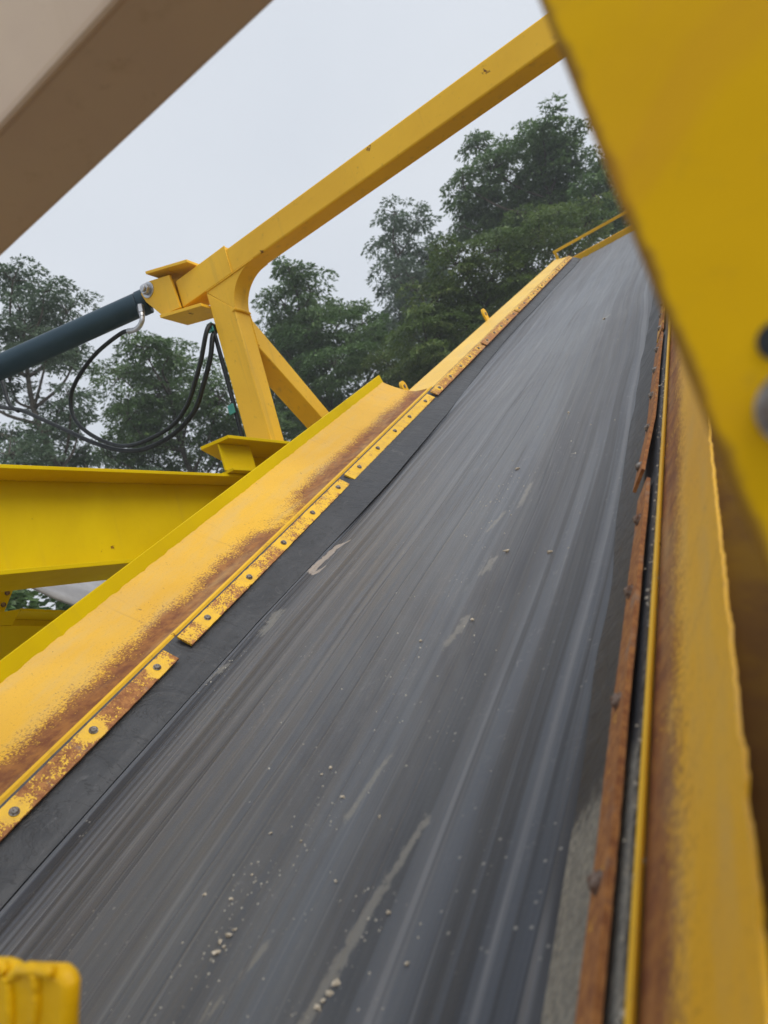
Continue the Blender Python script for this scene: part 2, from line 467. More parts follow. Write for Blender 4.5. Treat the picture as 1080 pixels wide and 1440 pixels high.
def leaf_mat(name, a, b, d):
    t = NT(name)
    w = t.attr('tone')
    c = t.mix(t.ramp(w, 0.0, 0.55), a, b)
    c = t.mix(t.ramp(w, 0.6, 1.0, 0, 0.9), c, d)
    t.set(t.b.inputs['Base Color'], c)
    t.b.inputs['Roughness'].default_value = 0.45
    t.b.inputs['Specular IOR Level'].default_value = 0.4
    tr = t.n('ShaderNodeBsdfTranslucent')
    t.set(tr.inputs['Color'], c)
    ms = t.n('ShaderNodeMixShader')
    ms.inputs[0].default_value = 0.3
    t.l(t.b.outputs[0], ms.inputs[1]); t.l(tr.outputs[0], ms.inputs[2])
    t.l(ms.outputs[0], t.out.inputs[0])
    return t.m
M['leaf'] = leaf_mat('green_foliage', (0.058, 0.112, 0.036), (0.108, 0.19, 0.060), (0.20, 0.29, 0.11))
M['leaf_haze'] = leaf_mat('hazed_green_foliage', (0.065, 0.11, 0.065), (0.12, 0.18, 0.11), (0.20, 0.27, 0.18))  # distance haze is mixed into this greyer leaf colour
M['leaf_warm'] = leaf_mat('olive_foliage', (0.065, 0.115, 0.028), (0.12, 0.185, 0.045), (0.22, 0.27, 0.08))

def ground_mat():
    t = NT('yard_ground')
    o = t.coord('Object')
    n = t.noise(o, 0.3, 6, 0.6)
    f = t.noise(o, 9, 6, 0.7)
    c = t.mix(t.ramp(n, 0.35, 0.65), (0.36, 0.33, 0.28), (0.26, 0.24, 0.19))
    c = t.mix(t.ramp(f, 0.4, 0.7, 0, 0.5), c, (0.30, 0.27, 0.23))
    t.set(t.b.inputs['Base Color'], c)
    t.b.inputs['Roughness'].default_value = 0.9
    t.bump(f, 0.5, 0.05)
    return t.m
M['ground'] = ground_mat()

# ================================================================== ground
bm = bmesh.new()
n = 40
vv = {}
for i in range(n+1):
    for j in range(n+1):
        x = -200 + 400*i/n; y = -200 + 400*j/n
        d = math.hypot(x, y)
        z = max(0, (d-30)*0.03) * (0.5 + noise.noise(Vector((x*.02, y*.02, 3)))) if d > 30 else 0
        vv[i, j] = bm.verts.new((x, y, z))
for i in range(n):
    for j in range(n):
        bm.faces.new((vv[i, j], vv[i+1, j], vv[i+1, j+1], vv[i, j+1]))
g = finish('ground', bm, M['ground'], smooth=True)
tag(g, 'bare yard ground running out to the trees', 'ground', kind='structure')

# ================================================================== conveyor
# local frame: x across the belt, y up the slope, z square to the belt; origin at the eye point
INCL = math.radians(25.505)
conv = empty('belt_conveyor', (0, 0, CAM_Z), (INCL, 0, 0))
tag(conv, 'steep yellow conveyor with a streaked dark rubber belt between rusty side boards', 'conveyor')

BL, BR = -1.155, -0.268      # belt edges between the skirts
V0, V1 = -1.2, 7.80
WB = -0.45

def seg_d(p, a, b):
    ax, ay = a; bx, by = b; px, py = p
    dx, dy = bx-ax, by-ay
    t = max(0, min(1, ((px-ax)*dx + (py-ay)*dy) / (dx*dx+dy*dy+1e-9)))
    return math.hypot(px-ax-t*dx, py-ay-t*dy)

PALE = [((-0.434, 0.52), (-0.458, 0.42), 0.006), ((-0.458, 0.42), (-0.483, 0.29), 0.007), ((-0.483, 0.29), (-0.50, 0.1), 0.009),
        ((-0.507, 0.90), (-0.522, 0.86), 0.010), ((-0.514, 0.915), (-0.500, 0.93), 0.007),
        ((-0.552, 1.26), (-0.535, 1.34), 0.007), ((-0.515, 1.07), (-0.506, 1.11), 0.012), ((-0.50, 1.33), (-0.496, 1.45), 0.007),
        ((-0.566, 0.38), (-0.60, 0.30), 0.004), ((-0.60, 0.33), (-0.62, 0.24), 0.004), ((-0.53, 0.62), (-0.55, 0.52), 0.005),
        ((-1.09, 1.15), (-1.10, 1.23), 0.018), ((-1.12, 1.02), (-1.135, 0.98), 0.012),
        ((-0.49, 3.19), (-0.47, 3.25), 0.012)]
PINK = [((-1.110, 1.43), (-1.095, 1.56), 0.013), ((-1.095, 1.56), (-1.045, 1.575), 0.008), ((-1.095, 1.41), (-1.075, 1.43), 0.010),
        ((-1.235, 4.98), (-1.14, 7.2), 0.0)]

# ---- belt: fine grid, so the tracks have real relief
nu, nv = 150, 420
vs_ = []
for j in range(nv+1):
    f = j/nv
    vs_.append(V0 + (V1-V0)*(f**1.7 if False else f))
verts = []; pal = []; pin = []
def belt_w(u, v):
    w = WB
    e = min(u-BL, BR-u)
    w += 0.0016*noise.noise(Vector((u*22, v*0.35, 5.0))) + 0.0012*noise.noise(Vector((u*70, v*0.6, 9.0)))
    w += 0.010*math.exp(-((u-(BL+0.028))/0.016)**2)*0.5
    w -= 0.006*math.exp(-((u-(BL+0.07))/0.02)**2)*0.5
    w += 0.004*noise.noise(Vector((u*3, v*0.8, 1.0)))
    return w
us = []
for i in range(nu+1):
    us.append(BL-0.03 + (BR-BL+0.06)*i/nu)
for j in range(nv+1):
    v = vs_[j]
    for i in range(nu+1):
        u = us[i]
        verts.append((u, v, belt_w(u, v)))
        d = 9
        for a, b, r in PALE:
            if abs(v-a[1]) < 0.4: d = min(d, max(0, seg_d((u, v), a, b)/r*0.5 if r else 9))
        pv = max(0.0, 1-d)
        # scuffed pale zone at the lower right, curved outline
        if v < 0.62:
            cu = BR - 0.012 - 0.050*max(0, min(1, (0.50-v)/0.14))**0.6 * (1 if v < 0.50 else 0)
            cu = -0.281
            if u > cu and v < 0.44: pv = max(pv, min(0.6, (u-cu)/0.008*0.3)*min(1, (0.44-v)/0.03))
        pal.append(pv)
        d = 9
        for a, b, r in PINK:
            if r and abs(v-a[1]) < 0.4: d = min(d, seg_d((u, v), a, b)/r*0.5)
        pin.append(max(0.0, 1-d))
faces = []
W1 = nu+1
for j in range(nv):
    for i in range(nu):
        a = j*W1+i
        faces.append((a, a+1, a+1+W1, a+W1))
# wrap over the head pulley
base = len(verts)
prev = nv*W1
for k in range(1, 13):
    an = PI*k/12
    for i in range(nu+1):
        verts.append((us[i], V1 + 0.16*math.sin(an), WB - 0.16 + 0.16*math.cos(an)))
        pal.append(0); pin.append(0)
    cur = base + (k-1)*W1
    for i in range(nu): faces.append((prev+i, prev+i+1, cur+i+1, cur+i))
    prev = cur
for i in range(nu+1):
    verts.append((us[i], V0, WB-0.32)); pal.append(0); pin.append(0)
cur = len(verts)-W1
for i in range(nu): faces.append((prev+i, prev+i+1, cur+i+1, cur+i))
me = bpy.data.meshes.new('belt')
me.from_pydata(verts, [], faces)
me.materials.append(M['belt'])
for nm, dat in (('patch', pal), ('pink', pin)):
    at = me.attributes.new(nm, 'FLOAT', 'POINT'); at.data.foreach_set('value', dat)
for p in me.polygons: p.use_smooth = True
belt = link(bpy.data.objects.new('belt', me), conv)
belt['label'] = 'dark rubber belt with pale lengthwise scrape marks'

bm = bmesh.new()
tube(bm, [(BL-0.02, V1, WB-0.16), (BR+0.02, V1, WB-0.16)], 0.152, 28)
finish('head_pulley', bm, M['bolt_rust'], conv, smooth=False)

# ---- swept sheet with uv (metres along, 0..1 across) and thickness
def sheet(name, mat, prof, v0, v1, thick, dv=0.03, wob=None, parent=conv, edge=0.0, sd=0):
    """prof: list of (u, w) from inner lip to outer edge"""
    L = [0]
    for a, b in zip(prof, prof[1:]): L.append(L[-1] + math.hypot(b[0]-a[0], b[1]-a[1]))
    nseg = max(2, int((v1-v0)/dv))
    vt, uvs, fc = [], [], []
    k = len(prof)
    nr = []
    for i in range(k):
        a = prof[max(0, i-1)]; b = prof[min(k-1, i+1)]
        t = Vector((b[0]-a[0], b[1]-a[1])).normalized()
        nr.append(Vector((-t.y, t.x)))
    for j in range(nseg+1):
        v = v0 + (v1-v0)*j/nseg
        for side in (0, 1):
            for i in range(k):
                u, w = prof[i]
                if wob:
                    du, dw = wob(i/(k-1), v); u += du; w += dw
                if edge and i == k-1:
                    e = edge*(noise.noise(Vector((v*38, sd, 0))) + 1.0*noise.noise(Vector((v*130, sd, 4))))
                    t = Vector((prof[-1][0]-prof[-2][0], prof[-1][1]-prof[-2][1])).normalized()
                    u += t.x*e; w += t.y*e
                if side: u -= nr[i].x*thick*SGN; w -= nr[i].y*thick*SGN
                vt.append((u, v, w)); uvs.append((v, L[i]/L[-1]))
    S = 2*k
    for j in range(nseg):
        for i in range(k-1):
            a = j*S+i
            fc.append((a, a+1, a+1+S, a+S)); fc.append((a+k, a+k+S, a+k+1+S, a+k+1))
        a = j*S
        fc.append((a, a+S, a+S+k, a+k)); a += k-1
        fc.append((a, a+k, a+k+S, a+S))
    for j in (0, nseg):
        for i in range(k-1):
            a = j*S+i
            fc.append((a, a+k, a+k+1, a+1) if j == 0 else (a, a+1, a+k+1, a+k))
    me = bpy.data.meshes.new(name)
    me.from_pydata(vt, [], fc)
    uvl = me.uv_layers.new(name='UVMap')
    li = np.empty(len(me.loops), dtype=np.int32); me.loops.foreach_get('vertex_index', li)
    uvl.data.foreach_set('uv', np.array(uvs, dtype=np.float32)[li].ravel())
    me.materials.append(mat)
    me.validate()
    bm = bmesh.new(); bm.from_mesh(me); bmesh.ops.recalc_face_normals(bm, faces=bm.faces); bm.to_mesh(me); bm.free()
    for p in me.polygons: p.use_smooth = True
    me.set_sharp_from_angle(angle=math.radians(50))
    return link(bpy.data.objects.new(name, me), parent)
SGN = 1

def wl_(s, v): return (0.004*noise.noise(Vector((v*1.4, 7, s))) , 0.003*noise.noise(Vector((v*2.1, 3, s))))
# rubber skirts: rise from the belt, run up behind the clamp strips
def wob_rl(s, v):
    k = 1-s
    d = 0.020*noise.noise(Vector((v*0.9, 2.2, 0)))*k*min(1, max(0, v)) + 0.004*noise.noise(Vector((v*6, 1, 0)))*k
    far = max(0, v-3.2)
    return (d - 0.03*math.exp(-((v-4.6)/1.2)**2)*k + 0.045*k*min(1, max(0, (v-1.2))/0.8)*(1-min(1, max(0, (v-2.7))/0.8)), 0)
SGN = -1
o = sheet('rubber_skirt', M['rubber'], [(-1.148, -0.4445), (-1.158, -0.436), (-1.182, -0.414), (-1.205, -0.396), (-1.222, -0.380), (-1.238, -0.360)], V0, 7.75, 0.008, 0.03, wob_rl)
SGN = 1
o = sheet('rubber_skirt', M['rubber'], [(-0.268, -0.4445), (-0.256, -0.4370), (-0.236, -0.4180), (-0.2115, -0.3990), (-0.195, -0.3815), (-0.1725, -0.3610)], V0, 7.75, 0.008, 0.03,
      lambda s, v: ((0.004*noise.noise(Vector((v*5, 8, 0))) - 0.012*max(0, min(1, (v-0.8)/0.6)))*(1-s), 0.003*noise.noise(Vector((v*4, 8, s)))*(1-s)))
n_ = len(o.data.vertices); co = np.empty(n_*3); o.data.vertices.foreach_get('co', co); co = co.reshape(-1, 3)
dv_ = np.clip((0.50-co[:, 1])/0.10, 0, 1)**0.6
at = o.data.attributes.new('patch', 'FLOAT', 'POINT'); at.data.foreach_set('value', (0.95*dv_).astype(np.float32))
# dirt packed between right strip and lip
bm = bmesh.new()
N_ = 330
ra = []
for j in range(N_+1):
    v = -0.2 + 3.2*j/N_
    row = []
    for q, (u, w) in enumerate(((-0.1745, -0.3615), (-0.1715, -0.3600), (-0.1690, -0.3605), (-0.1670, -0.3620))):
        a = 0.004*noise.noise(Vector((v*60, q*3.1, 0))) + 0.003*noise.noise(Vector((v*150, q*1.7, 5)))
        row.append(bm.verts.new((u + a*0.3, v, w - 0.0005 + a*0.8)))
    ra.append(row)
for j in range(N_):
    for q in range(3):
        bm.faces.new((ra[j][q], ra[j][q+1], ra[j+1][q+1], ra[j+1][q]))
finish('packed_dirt', bm, M['dirt'], conv, smooth=True)

# side boards (rolled plate, concave towards the belt)
PL = [(-1.244, -0.372), (-1.248, -0.3585), (-1.256, -0.3570), (-1.282, -0.354), (-1.312, -0.345), (-1.342, -0.329), (-1.370, -0.308), (-1.395, -0.286), (-1.418, -0.263), (-1.440, -0.238)]
SGN = -1
o = sheet('side_board', M['board_left'], PL, V0, 3.03, 0.006, 0.012, None, conv, 0.0035, 2)
o['label'] = 'curved yellow side board with a rust speckled lower edge'
PR = [(-0.1650, -0.372), (-0.1625, -0.3585), (-0.158, -0.3560), (-0.149, -0.348), (-0.138, -0.335), (-0.124, -0.319), (-0.110, -0.301), (-0.096, -0.281), (-0.082, -0.261), (-0.068, -0.240)]
SGN = 1
o = sheet('side_board', M['board_right'], PR, V0, 3.03, 0.002, 0.005, None, conv, 0.0032, 9)
o['label'] = 'near side board with a broad rust brown band'
# lip edge strips: bright bare paint along the folded lip
for prof, s in (([(-1.2405, -0.374), (-1.2425, -0.3555), (-1.2475, -0.3545)], 1), ([(-0.1668, -0.374), (-0.1658, -0.3560), (-0.1630, -0.3552)], -1)):
    SGN = s
    sheet('lip_edge', M['yellow'], prof, V0, 3.03, 0.003, 0.03)
# upper, flatter boards
SGN = -1
o = sheet('side_board', M['board_far'], [(-1.226, -0.372), (-1.232, -0.362), (-1.262, -0.357), (-1.30, -0.349), (-1.335, -0.340), (-1.366, -0.330), (-1.368, -0.345)], 3.04, 7.70, 0.006, 0.03, None, conv, 0.003, 5)
SGN = 1
o = sheet('side_board', M['board_far'], [(-0.178, -0.372), (-0.172, -0.362), (-0.142, -0.357), (-0.104, -0.349), (-0.07, -0.340), (-0.039, -0.330), (-0.037, -0.345)], 3.04, 7.70, 0.006, 0.03, None, conv, 0.003, 6)

# stringer channels outside the boards
def stringer(u, s, v1=3.045, top=-0.203):
    bm = bmesh.new()
    box(bm, u-0.005, u+0.005, V0, v1, -0.50, top)
    a, b = (u-0.055, u-0.006) if s < 0 else (u+0.006, u+0.055)
    box(bm, a, b, V0, v1, -0.50, -0.490)
    return finish('side_channel', bm, M['yellow_web'], conv, bevel=0.0015)
stringer(-1.449, -1)
stringer(-0.058, 1, top=-0.272)
bm = bmesh.new()
prism(bm, [(-0.0700, V0, -0.2465), (-0.03, V0, -0.262), (0.16, V0, -0.300), (0.16, V0, -0.306), (-0.0725, V0, -0.2525)], (0, 4.22, 0))
finish('outer_ledge', bm, M['dark_ledge'], conv, bevel=0.001)  # dark brown sheet filling the strip outside the right board
bm = bmesh.new(); box(bm, -1.376, -1.370, 3.05, 7.85, -0.62, -0.338); box(bm, -1.37, -1.33, 3.05, 7.85, -0.62, -0.612)
finish('side_channel', bm, M['yellow'], conv, bevel=0.0015)
bm = bmesh.new(); box(bm, -0.035, -0.029, 3.05, 7.85, -0.62, -0.338)
finish('side_channel', bm, M['yellow'], conv, bevel=0.0015)

# head end: cross plate above the belt, guard rail
bm = bmesh.new(); box(bm, -1.262, -0.16, 7.86, 7.868, -0.47, -0.405); box(bm, -1.262, -0.16, 7.869, 7.91, -0.405, -0.399)
finish('head_plate', bm, M['yellow'], conv, bevel=0.001)
bm = bmesh.new()
box(bm, -1.385, 0.0, 7.90, 7.93, -0.262, -0.256); box(bm, -1.385, 0.0, 7.893, 7.899, -0.282, -0.256)
box(bm, -1.385, -1.355, 7.90, 7.906, -0.40, -0.263); box(bm, -1.385, -1.379, 7.907, 7.93, -0.40, -0.263)
box(bm, -0.03, 0.0, 7.90, 7.906, -0.40, -0.263)
finish('head_guard_rail', bm, M['yellow'], conv, bevel=0.001)

# clamp strips, each with its bolts
bolt_me = {}
def bolt_mesh(mat):
    if mat in bolt_me: return bolt_me[mat]
    bm = bmesh.new()
    def disc(z0, z1, r0, r1, seg):
        a = [bm.verts.new((r0*math.cos(2*PI*i/seg), r0*math.sin(2*PI*i/seg), z0)) for i in range(seg)]
        b = [bm.verts.new((r1*math.cos(2*PI*i/seg), r1*math.sin(2*PI*i/seg), z1)) for i in range(seg)]
        for i in range(seg): bm.faces.new((a[i], a[(i+1) % seg], b[(i+1) % seg], b[i]))
        bm.faces.new(a[::-1]); bm.faces.new(b)
    disc(-0.001, 0.0015, 0.0085, 0.0082, 24)
    disc(0.0017, 0.0034, 0.0066, 0.0064, 20)
    disc(0.00341, 0.0050, 0.0063, 0.0053, 20)
    disc(0.00501, 0.0059, 0.0052, 0.0034, 20)
    disc(0.00591, 0.0072, 0.0022, 0.0019, 8)
    me = bpy.data.meshes.new('bolt'); bm.normal_update(); bm.to_mesh(me); bm.free()
    me.materials.append(M[mat]); bolt_me[mat] = me
    return me
rng = random.Random(4)
def strip(p0, p1, v0, v1, bolts, wear, lift=0.0, spot=0.45, boltmat='bolt', label=None, tilt=0.0):
    """p0 lower (belt side), p1 upper edge in (u, w)"""
    a, b = Vector(p0), Vector(p1)
    t = (b-a).normalized()
    nrm = Vector((-t.y, t.x))
    if nrm.y < 0: nrm = -nrm
    nj = max(4, int((v1-v0)/0.006)); ni = 5
    vt, fc, wr = [], [], []
    L = (b-a).length
    for j in range(nj+1):
        v = v0 + (v1-v0)*j/nj
        bow = 0.0015*noise.noise(Vector((v*5, wear*9, 0)))
        lf = lift*max(0, 1-(v-v0)/0.25)
        for side in (0, 1):
            for i in range(ni+1):
                p = a + (b-a)*i/ni + nrm*(0.0085 + bow + lf if side == 0 else 0.0035 + bow + lf)
                if i in (0, ni): p += t*(0.0012*noise.noise(Vector((v*60, i, 2))))*1.0
                vt.append((p.x + tilt*(v-v0), v, p.y))
                w = wear + (0.25 if i == 0 else 0) + 0.25*noise.noise(Vector((v*4, i*.3, wear)))
                for bv in bolts:
                    d = math.hypot(v-bv, (i/ni-0.5)*L)
                    w -= spot*math.exp(-(d/0.022)**2)*2
                wr.append(w)
    k = ni+1; S = 2*k
    for j in range(nj):
        for i in range(ni):
            q = j*S+i
            fc.append((q, q+1, q+1+S, q+S)); fc.append((q+k, q+k+S, q+k+1+S, q+k+1))
        q = j*S; fc.append((q, q+S, q+S+k, q+k))
        q = j*S+ni; fc.append((q, q+k, q+k+S, q+S))
    for j in (0, nj):
        for i in range(ni):
            q = j*S+i; fc.append((q, q+k, q+k+1, q+1))
    me = bpy.data.meshes.new('clamp_strip'); me.from_pydata(vt, [], fc)
    at = me.attributes.new('wear', 'FLOAT', 'POINT'); at.data.foreach_set('value', wr)
    me.materials.append(M['strip'])
    bm = bmesh.new(); bm.from_mesh(me); bmesh.ops.recalc_face_normals(bm, faces=bm.faces); bm.to_mesh(me); bm.free()
    o = link(bpy.data.objects.new('clamp_strip', me), conv)
    if label: o['label'] = label
    q = Vector((0, 0, 1)).rotation_difference(Vector((nrm.x, 0, nrm.y)))
    for bv in bolts:
        c = (a+b)/2 + nrm*(0.0087 + lift*max(0, 1-(bv-v0)/0.25)) + t*rng.uniform(-.002, .002)
        bo = link(bpy.data.objects.new('bolt', bolt_mesh(boltmat)), o)
        bo.location = (c.x + tilt*(bv-v0), bv, c.y)
        bo.rotation_mode = 'QUATERNION'
        from mathutils import Quaternion
        bo.rotation_quaternion = q @ Quaternion((0, 0, 1), rng.uniform(0, 3))
    return o
LP0, LP1 = (-1.203, -0.3935), (-1.2275, -0.3645)
strip(LP0, LP1, 0.02, 1.005, [0.195, 0.385, 0.576, 0.767, 0.958], 0.72, spot=0.6, label='rust brown clamp strip with yellow left round its bolts')
strip(LP0, LP1, 1.055, 1.945, [1.145, 1.332, 1.518, 1.706, 1.894], 0.50, spot=0.5, label='half rusted yellow clamp strip')
strip(LP0, LP1, 1.985, 2.90, [2.069, 2.248, 2.433, 2.606, 2.816], 0.20, spot=0.2, label='clean yellow clamp strip')
v = 2.93
for i, w in enumerate((0.62, 0.72, 0.55, 0.5, 0.55)):
    strip((-1.196, -0.3935), (-1.2215, -0.3645), v, v+0.915, [v+0.08+0.187*k for k in range(5)], w, spot=0.1)
    v += 0.945
RP0, RP1 = (-0.2085, -0.3975), (-0.1830, -0.3685)
strip(RP0, RP1, -0.25, 0.995, [-0.03, 0.157, 0.345, 0.529, 0.716, 0.896], 1.0, spot=0.12, boltmat='bolt_rust', label='long rust brown clamp strip nearest the viewer')
strip(RP0, RP1, 1.02, 1.95, [1.076, 1.262, 1.46, 1.642, 1.837], 1.05, lift=0.008, spot=0.1, label='rust brown clamp strip with a lifted lower end')
v = 1.99
for i, w in enumerate((0.75, 0.5, 0.6, 0.6, 0.6, 0.6)):
    strip(RP0, RP1, v, v+0.915, [v+0.08+0.187*k for k in range(5)], w, spot=0.2)
    v += 0.945

# small lifting lugs on the left edge of the boards
for (u, v, w, s) in ((-1.371, 4.72, -0.338, 1.35), (-1.405, 3.13, -0.345, 1.0)):
    bm = bmesh.new()
    tube(bm, [(u-0.006, v, w+0.035*s), (u+0.006, v, w+0.035*s)], 0.028*s, 20)
    box(bm, u-0.0055, u+0.0055, v-0.026*s, v+0.026*s, w-0.08, w+0.033*s)
    lug = finish('lifting_lug', bm, M['yellow'], conv)
    bm = bmesh.new(); tube(bm, [(u+0.0062, v, w+0.035*s), (u+0.009, v, w+0.035*s)], 0.009*s, 14)
    finish('lug_pin', bm, M['bolt_rust'], lug)

# ================================================================== portal with swing cylinder (world frame offset by eye height)
def P(x, y, z): return (x, y, z + CAM_Z)
FY = 2.15
portal = empty('portal_frame', P(-1.67, FY+0.04, 0.79))
tag(portal, 'yellow gantry over the belt with arched knee, diagonal brace and long cross beam', 'gantry')
def pobj(name, bm, mat, parent, bevel=0.002, **kw):
    """geometry given in eye-centred world axes"""
    off = Vector((0, 0, CAM_Z))
    root = parent
    while root.parent: root = root.parent
    off = off - root.location
    bmesh.ops.translate(bm, verts=bm.verts, vec=off)
    return finish(name, bm, mat, parent, bevel=bevel, **kw)
# post
bm = bmesh.new()
prism(bm, [(-1.732, FY, 0.80), (-1.622, FY, 0.80), (-1.610, FY, 1.383), (-1.725, FY, 1.514)], (0, 0.085, 0))
pobj('post', bm, M['yellow'], portal, 0.004)
# overhead beam
bm = bmesh.new()
box(bm, -1.865, 0.36, FY, FY+0.085, 1.516, 1.622)
pobj('overhead_beam', bm, M['yellow'], portal, 0.007, segs=3)
bm = bmesh.new()
box(bm, -1.86, -1.575, FY-0.004, FY+0.089, 1.516+0.001, 1.638)
pobj('beam_end_plate', bm, M['yellow'], portal, 0.003)
# curved knee
bm = bmesh.new()
pts = [(-1.7245, FY+0.001, 1.5155)]
cx, cz, rr = -1.468, 1.375, 0.140
for k in range(0, 17):
    an = PI - PI/2*k/16
    pts.append((cx + rr*math.cos(an)*1.0, FY+0.001, cz + rr*math.sin(an)))
pts.append((-1.455, FY+0.001, 1.5155))
pts2 = [(-1.6120, FY+0.001, 1.385)] + pts[1:]
prism(bm, [(-1.7235, FY+0.001, 1.5155), (-1.6115, FY+0.001, 1.3835)] + pts[1:], (0, 0.083, 0))
pobj('curved_knee', bm, M['yellow'], portal, 0.0)
# weld seams
bm = bmesh.new()
tube(bm, spline([(-1.72, FY-0.001, 1.515), (-1.60, FY-0.0015, 1.514), (-1.46, FY-0.001, 1.5155)], 8), 0.0028, 8)
pobj('weld_seam', bm, M['yellow'], portal, 0)
bm = bmesh.new()
tube(bm, spline([(-1.607, FY+0.0, 1.377), (-1.605, FY+0.04, 1.379), (-1.607, FY+0.083, 1.377)], 6), 0.006, 8)
tube(bm, [(-1.622, FY-0.001, 1.376), (-1.606, FY-0.001, 1.379)], 0.005, 8)
pobj('weld_seam', bm, M['yellow'], portal, 0)
def bead(pts, r=0.005, n=14):
    path = spline(pts, n)
    bm = bmesh.new()
    tube(bm, path, [r*(1+0.28*math.sin(i*2.1)+0.15*noise.noise(Vector((i*.9, r*99, 0)))) for i in range(len(path))], 8)
    pobj('weld_bead', bm, M['yellow'], portal, 0, smooth=True)
bead([(-1.735, FY-0.001, 0.7985), (-1.68, FY-0.002, 0.7985), (-1.62, FY-0.001, 0.7985)])
bead([(-1.620, FY, 0.7985), (-1.619, FY+0.04, 0.7985), (-1.620, FY+0.085, 0.7985)])
bead([(-1.611, 2.236, 1.372), (-1.611, 2.236, 1.30), (-1.611, 2.236, 1.24)], 0.004)
bead([(-1.5745, FY-0.001, 1.637), (-1.574, FY-0.002, 1.57), (-1.5745, FY-0.001, 1.518)], 0.0035)
# brace: runs from the post forwards and down to the conveyor side
bm = bmesh.new()
prism(bm, [(-1.612, 2.228, 1.372), (-1.612, 2.228, 1.240), (-1.612, 2.62, 0.87), (-1.612, 2.72, 0.87)], (-0.095, 0, 0))
pobj('diagonal_brace', bm, M['yellow'], portal, 0.004)
# right hand post of the same gantry, behind the near column
bm = bmesh.new()
box(bm, 0.24, 0.35, FY+0.002, FY+0.083, -0.5, 1.515)
pobj('post', bm, M['yellow'], portal, 0.004)
# pedestal under the post
bm = bmesh.new()
prism(bm, [(-1.665, 1.815, 0.786), (-1.553, 1.84, 0.786), (-1.551, 2.45, 0.786), (-1.79, 2.45, 0.786), (-1.79, 2.09, 0.786)], (0, 0, 0.012))
ped = pobj('pedestal_top', bm, M['yellow_web'], portal, 0.0015)
bm = bmesh.new()
box(bm, -1.606, -1.600, 1.835, 1.995, 0.688, 0.785)
pobj('stiffener_plate', bm, M['yellow_web'], portal, 0.001)
bm = bmesh.new()
box(bm, -1.70, -1.690, 2.03, 2.44, 0.688, 0.785)
pobj('pedestal_web', bm, M['yellow_web'], portal, 0.001)
bm = bmesh.new()
box(bm, -1.75, -1.57, 1.84, 2.45, 0.677, 0.687)
pobj('pedestal_base', bm, M['yellow_web'], portal, 0.001)

# cylinder bracket: two cheek plates between sloping flanges, clamped over the beam end
CH = [(-2.046, 1.672), (-2.037, 1.695), (-2.017, 1.706), (-1.978, 1.700), (-1.868, 1.667), (-1.858, 1.512), (-1.962, 1.5285), (-2.032, 1.630)]
for y0, x1 in ((2.128, 0.0), (2.236, 0.0)):
    bm = bmesh.new()
    prism(bm, [(x, y0, z) for x, z in CH], (0, 0.012, 0))
    pobj('bracket_cheek', bm, M['yellow'], portal, 0.0015)
bm = bmesh.new(); prism(bm, [(-1.95, 2.18, 1.69), (-1.87, 2.18, 1.667), (-1.87, 2.18, 1.512), (-1.95, 2.18, 1.53)], (0, 0.012, 0))
pobj('slit_filler', bm, M['yellow'], portal, 0.001)  # filler plate added behind the cheek so the slit stays dark
for a, b, t in (((-1.972, 1.722), (-1.741, 1.648), 0.013), ((-1.962, 1.514), (-1.7345, 1.449), 0.014)):
    bm = bmesh.new()
    prism(bm, [(a[0], 2.112, a[1]), (b[0], 2.112, b[1]), (b[0], 2.112, b[1]+t), (a[0], 2.112, a[1]+t)], (0, 0.036, 0) if a[1] < 0 else (0, 0.152, 0)) if t == 0.014 else prism(bm, [(a[0], 2.108, a[1]), (-1.868, 2.108, 1.6887), (-1.868, 2.108, 1.7017), (a[0], 2.108, a[1]+t)], (0, 0.152, 0))
    pobj('bracket_flange', bm, M['yellow'], portal, 0.0015)
bm = bmesh.new()   # the top flange runs on above the beam
prism(bm, [(-1.8675, 2.108, 1.6885), (-1.741, 2.108, 1.648), (-1.741, 2.108, 1.661), (-1.8675, 2.108, 1.7015)], (0, 0.152, 0))
pobj('bracket_flange', bm, M['yellow'], portal, 0.0015)
bm = bmesh.new(); tube(bm, [(-2.001, 2.118, 1.669), (-2.001, 2.262, 1.669)], 0.019, 24)
pin_ = pobj('bracket_pin', bm, M['zinc'], portal, 0.001)
bm = bmesh.new(); tube(bm, [(-2.001, 2.1275, 1.669), (-2.001, 2.124, 1.669)], 0.034, 28)
tube(bm, [(-2.001, 2.1235, 1.669), (-2.001, 2.104, 1.669)], 0.023, 6)
tube(bm, [(-2.001, 2.1035, 1.669), (-2.001, 2.094, 1.669)], 0.013, 16)
pobj('nut', bm, M['zinc'], pin_, 0.001)

# ================================================================== chassis beam
cb = empty('chassis_beam', P(-1.66, 0.8, 0.40))
tag(cb, 'level yellow steel beam at the left edge with wide top and bottom flanges', 'beam')
bm = bmesh.new(); box(bm, -1.695, -1.683, -0.6, 3.2, 0.4085, 0.6645)
pobj('beam_web', bm, M['yellow_web'], cb, 0)
bm = bmesh.new(); box(bm, -1.78, -1.60, -0.6, 3.2, 0.665, 0.676)
pobj('beam_flange', bm, M['yellow_web'], cb, 0.0015)
bm = bmesh.new(); box(bm, -1.78, -1.60, -0.6, 3.2, 0.396, 0.408)
pobj('beam_flange', bm, M['yellow_web'], cb, 0.0015)

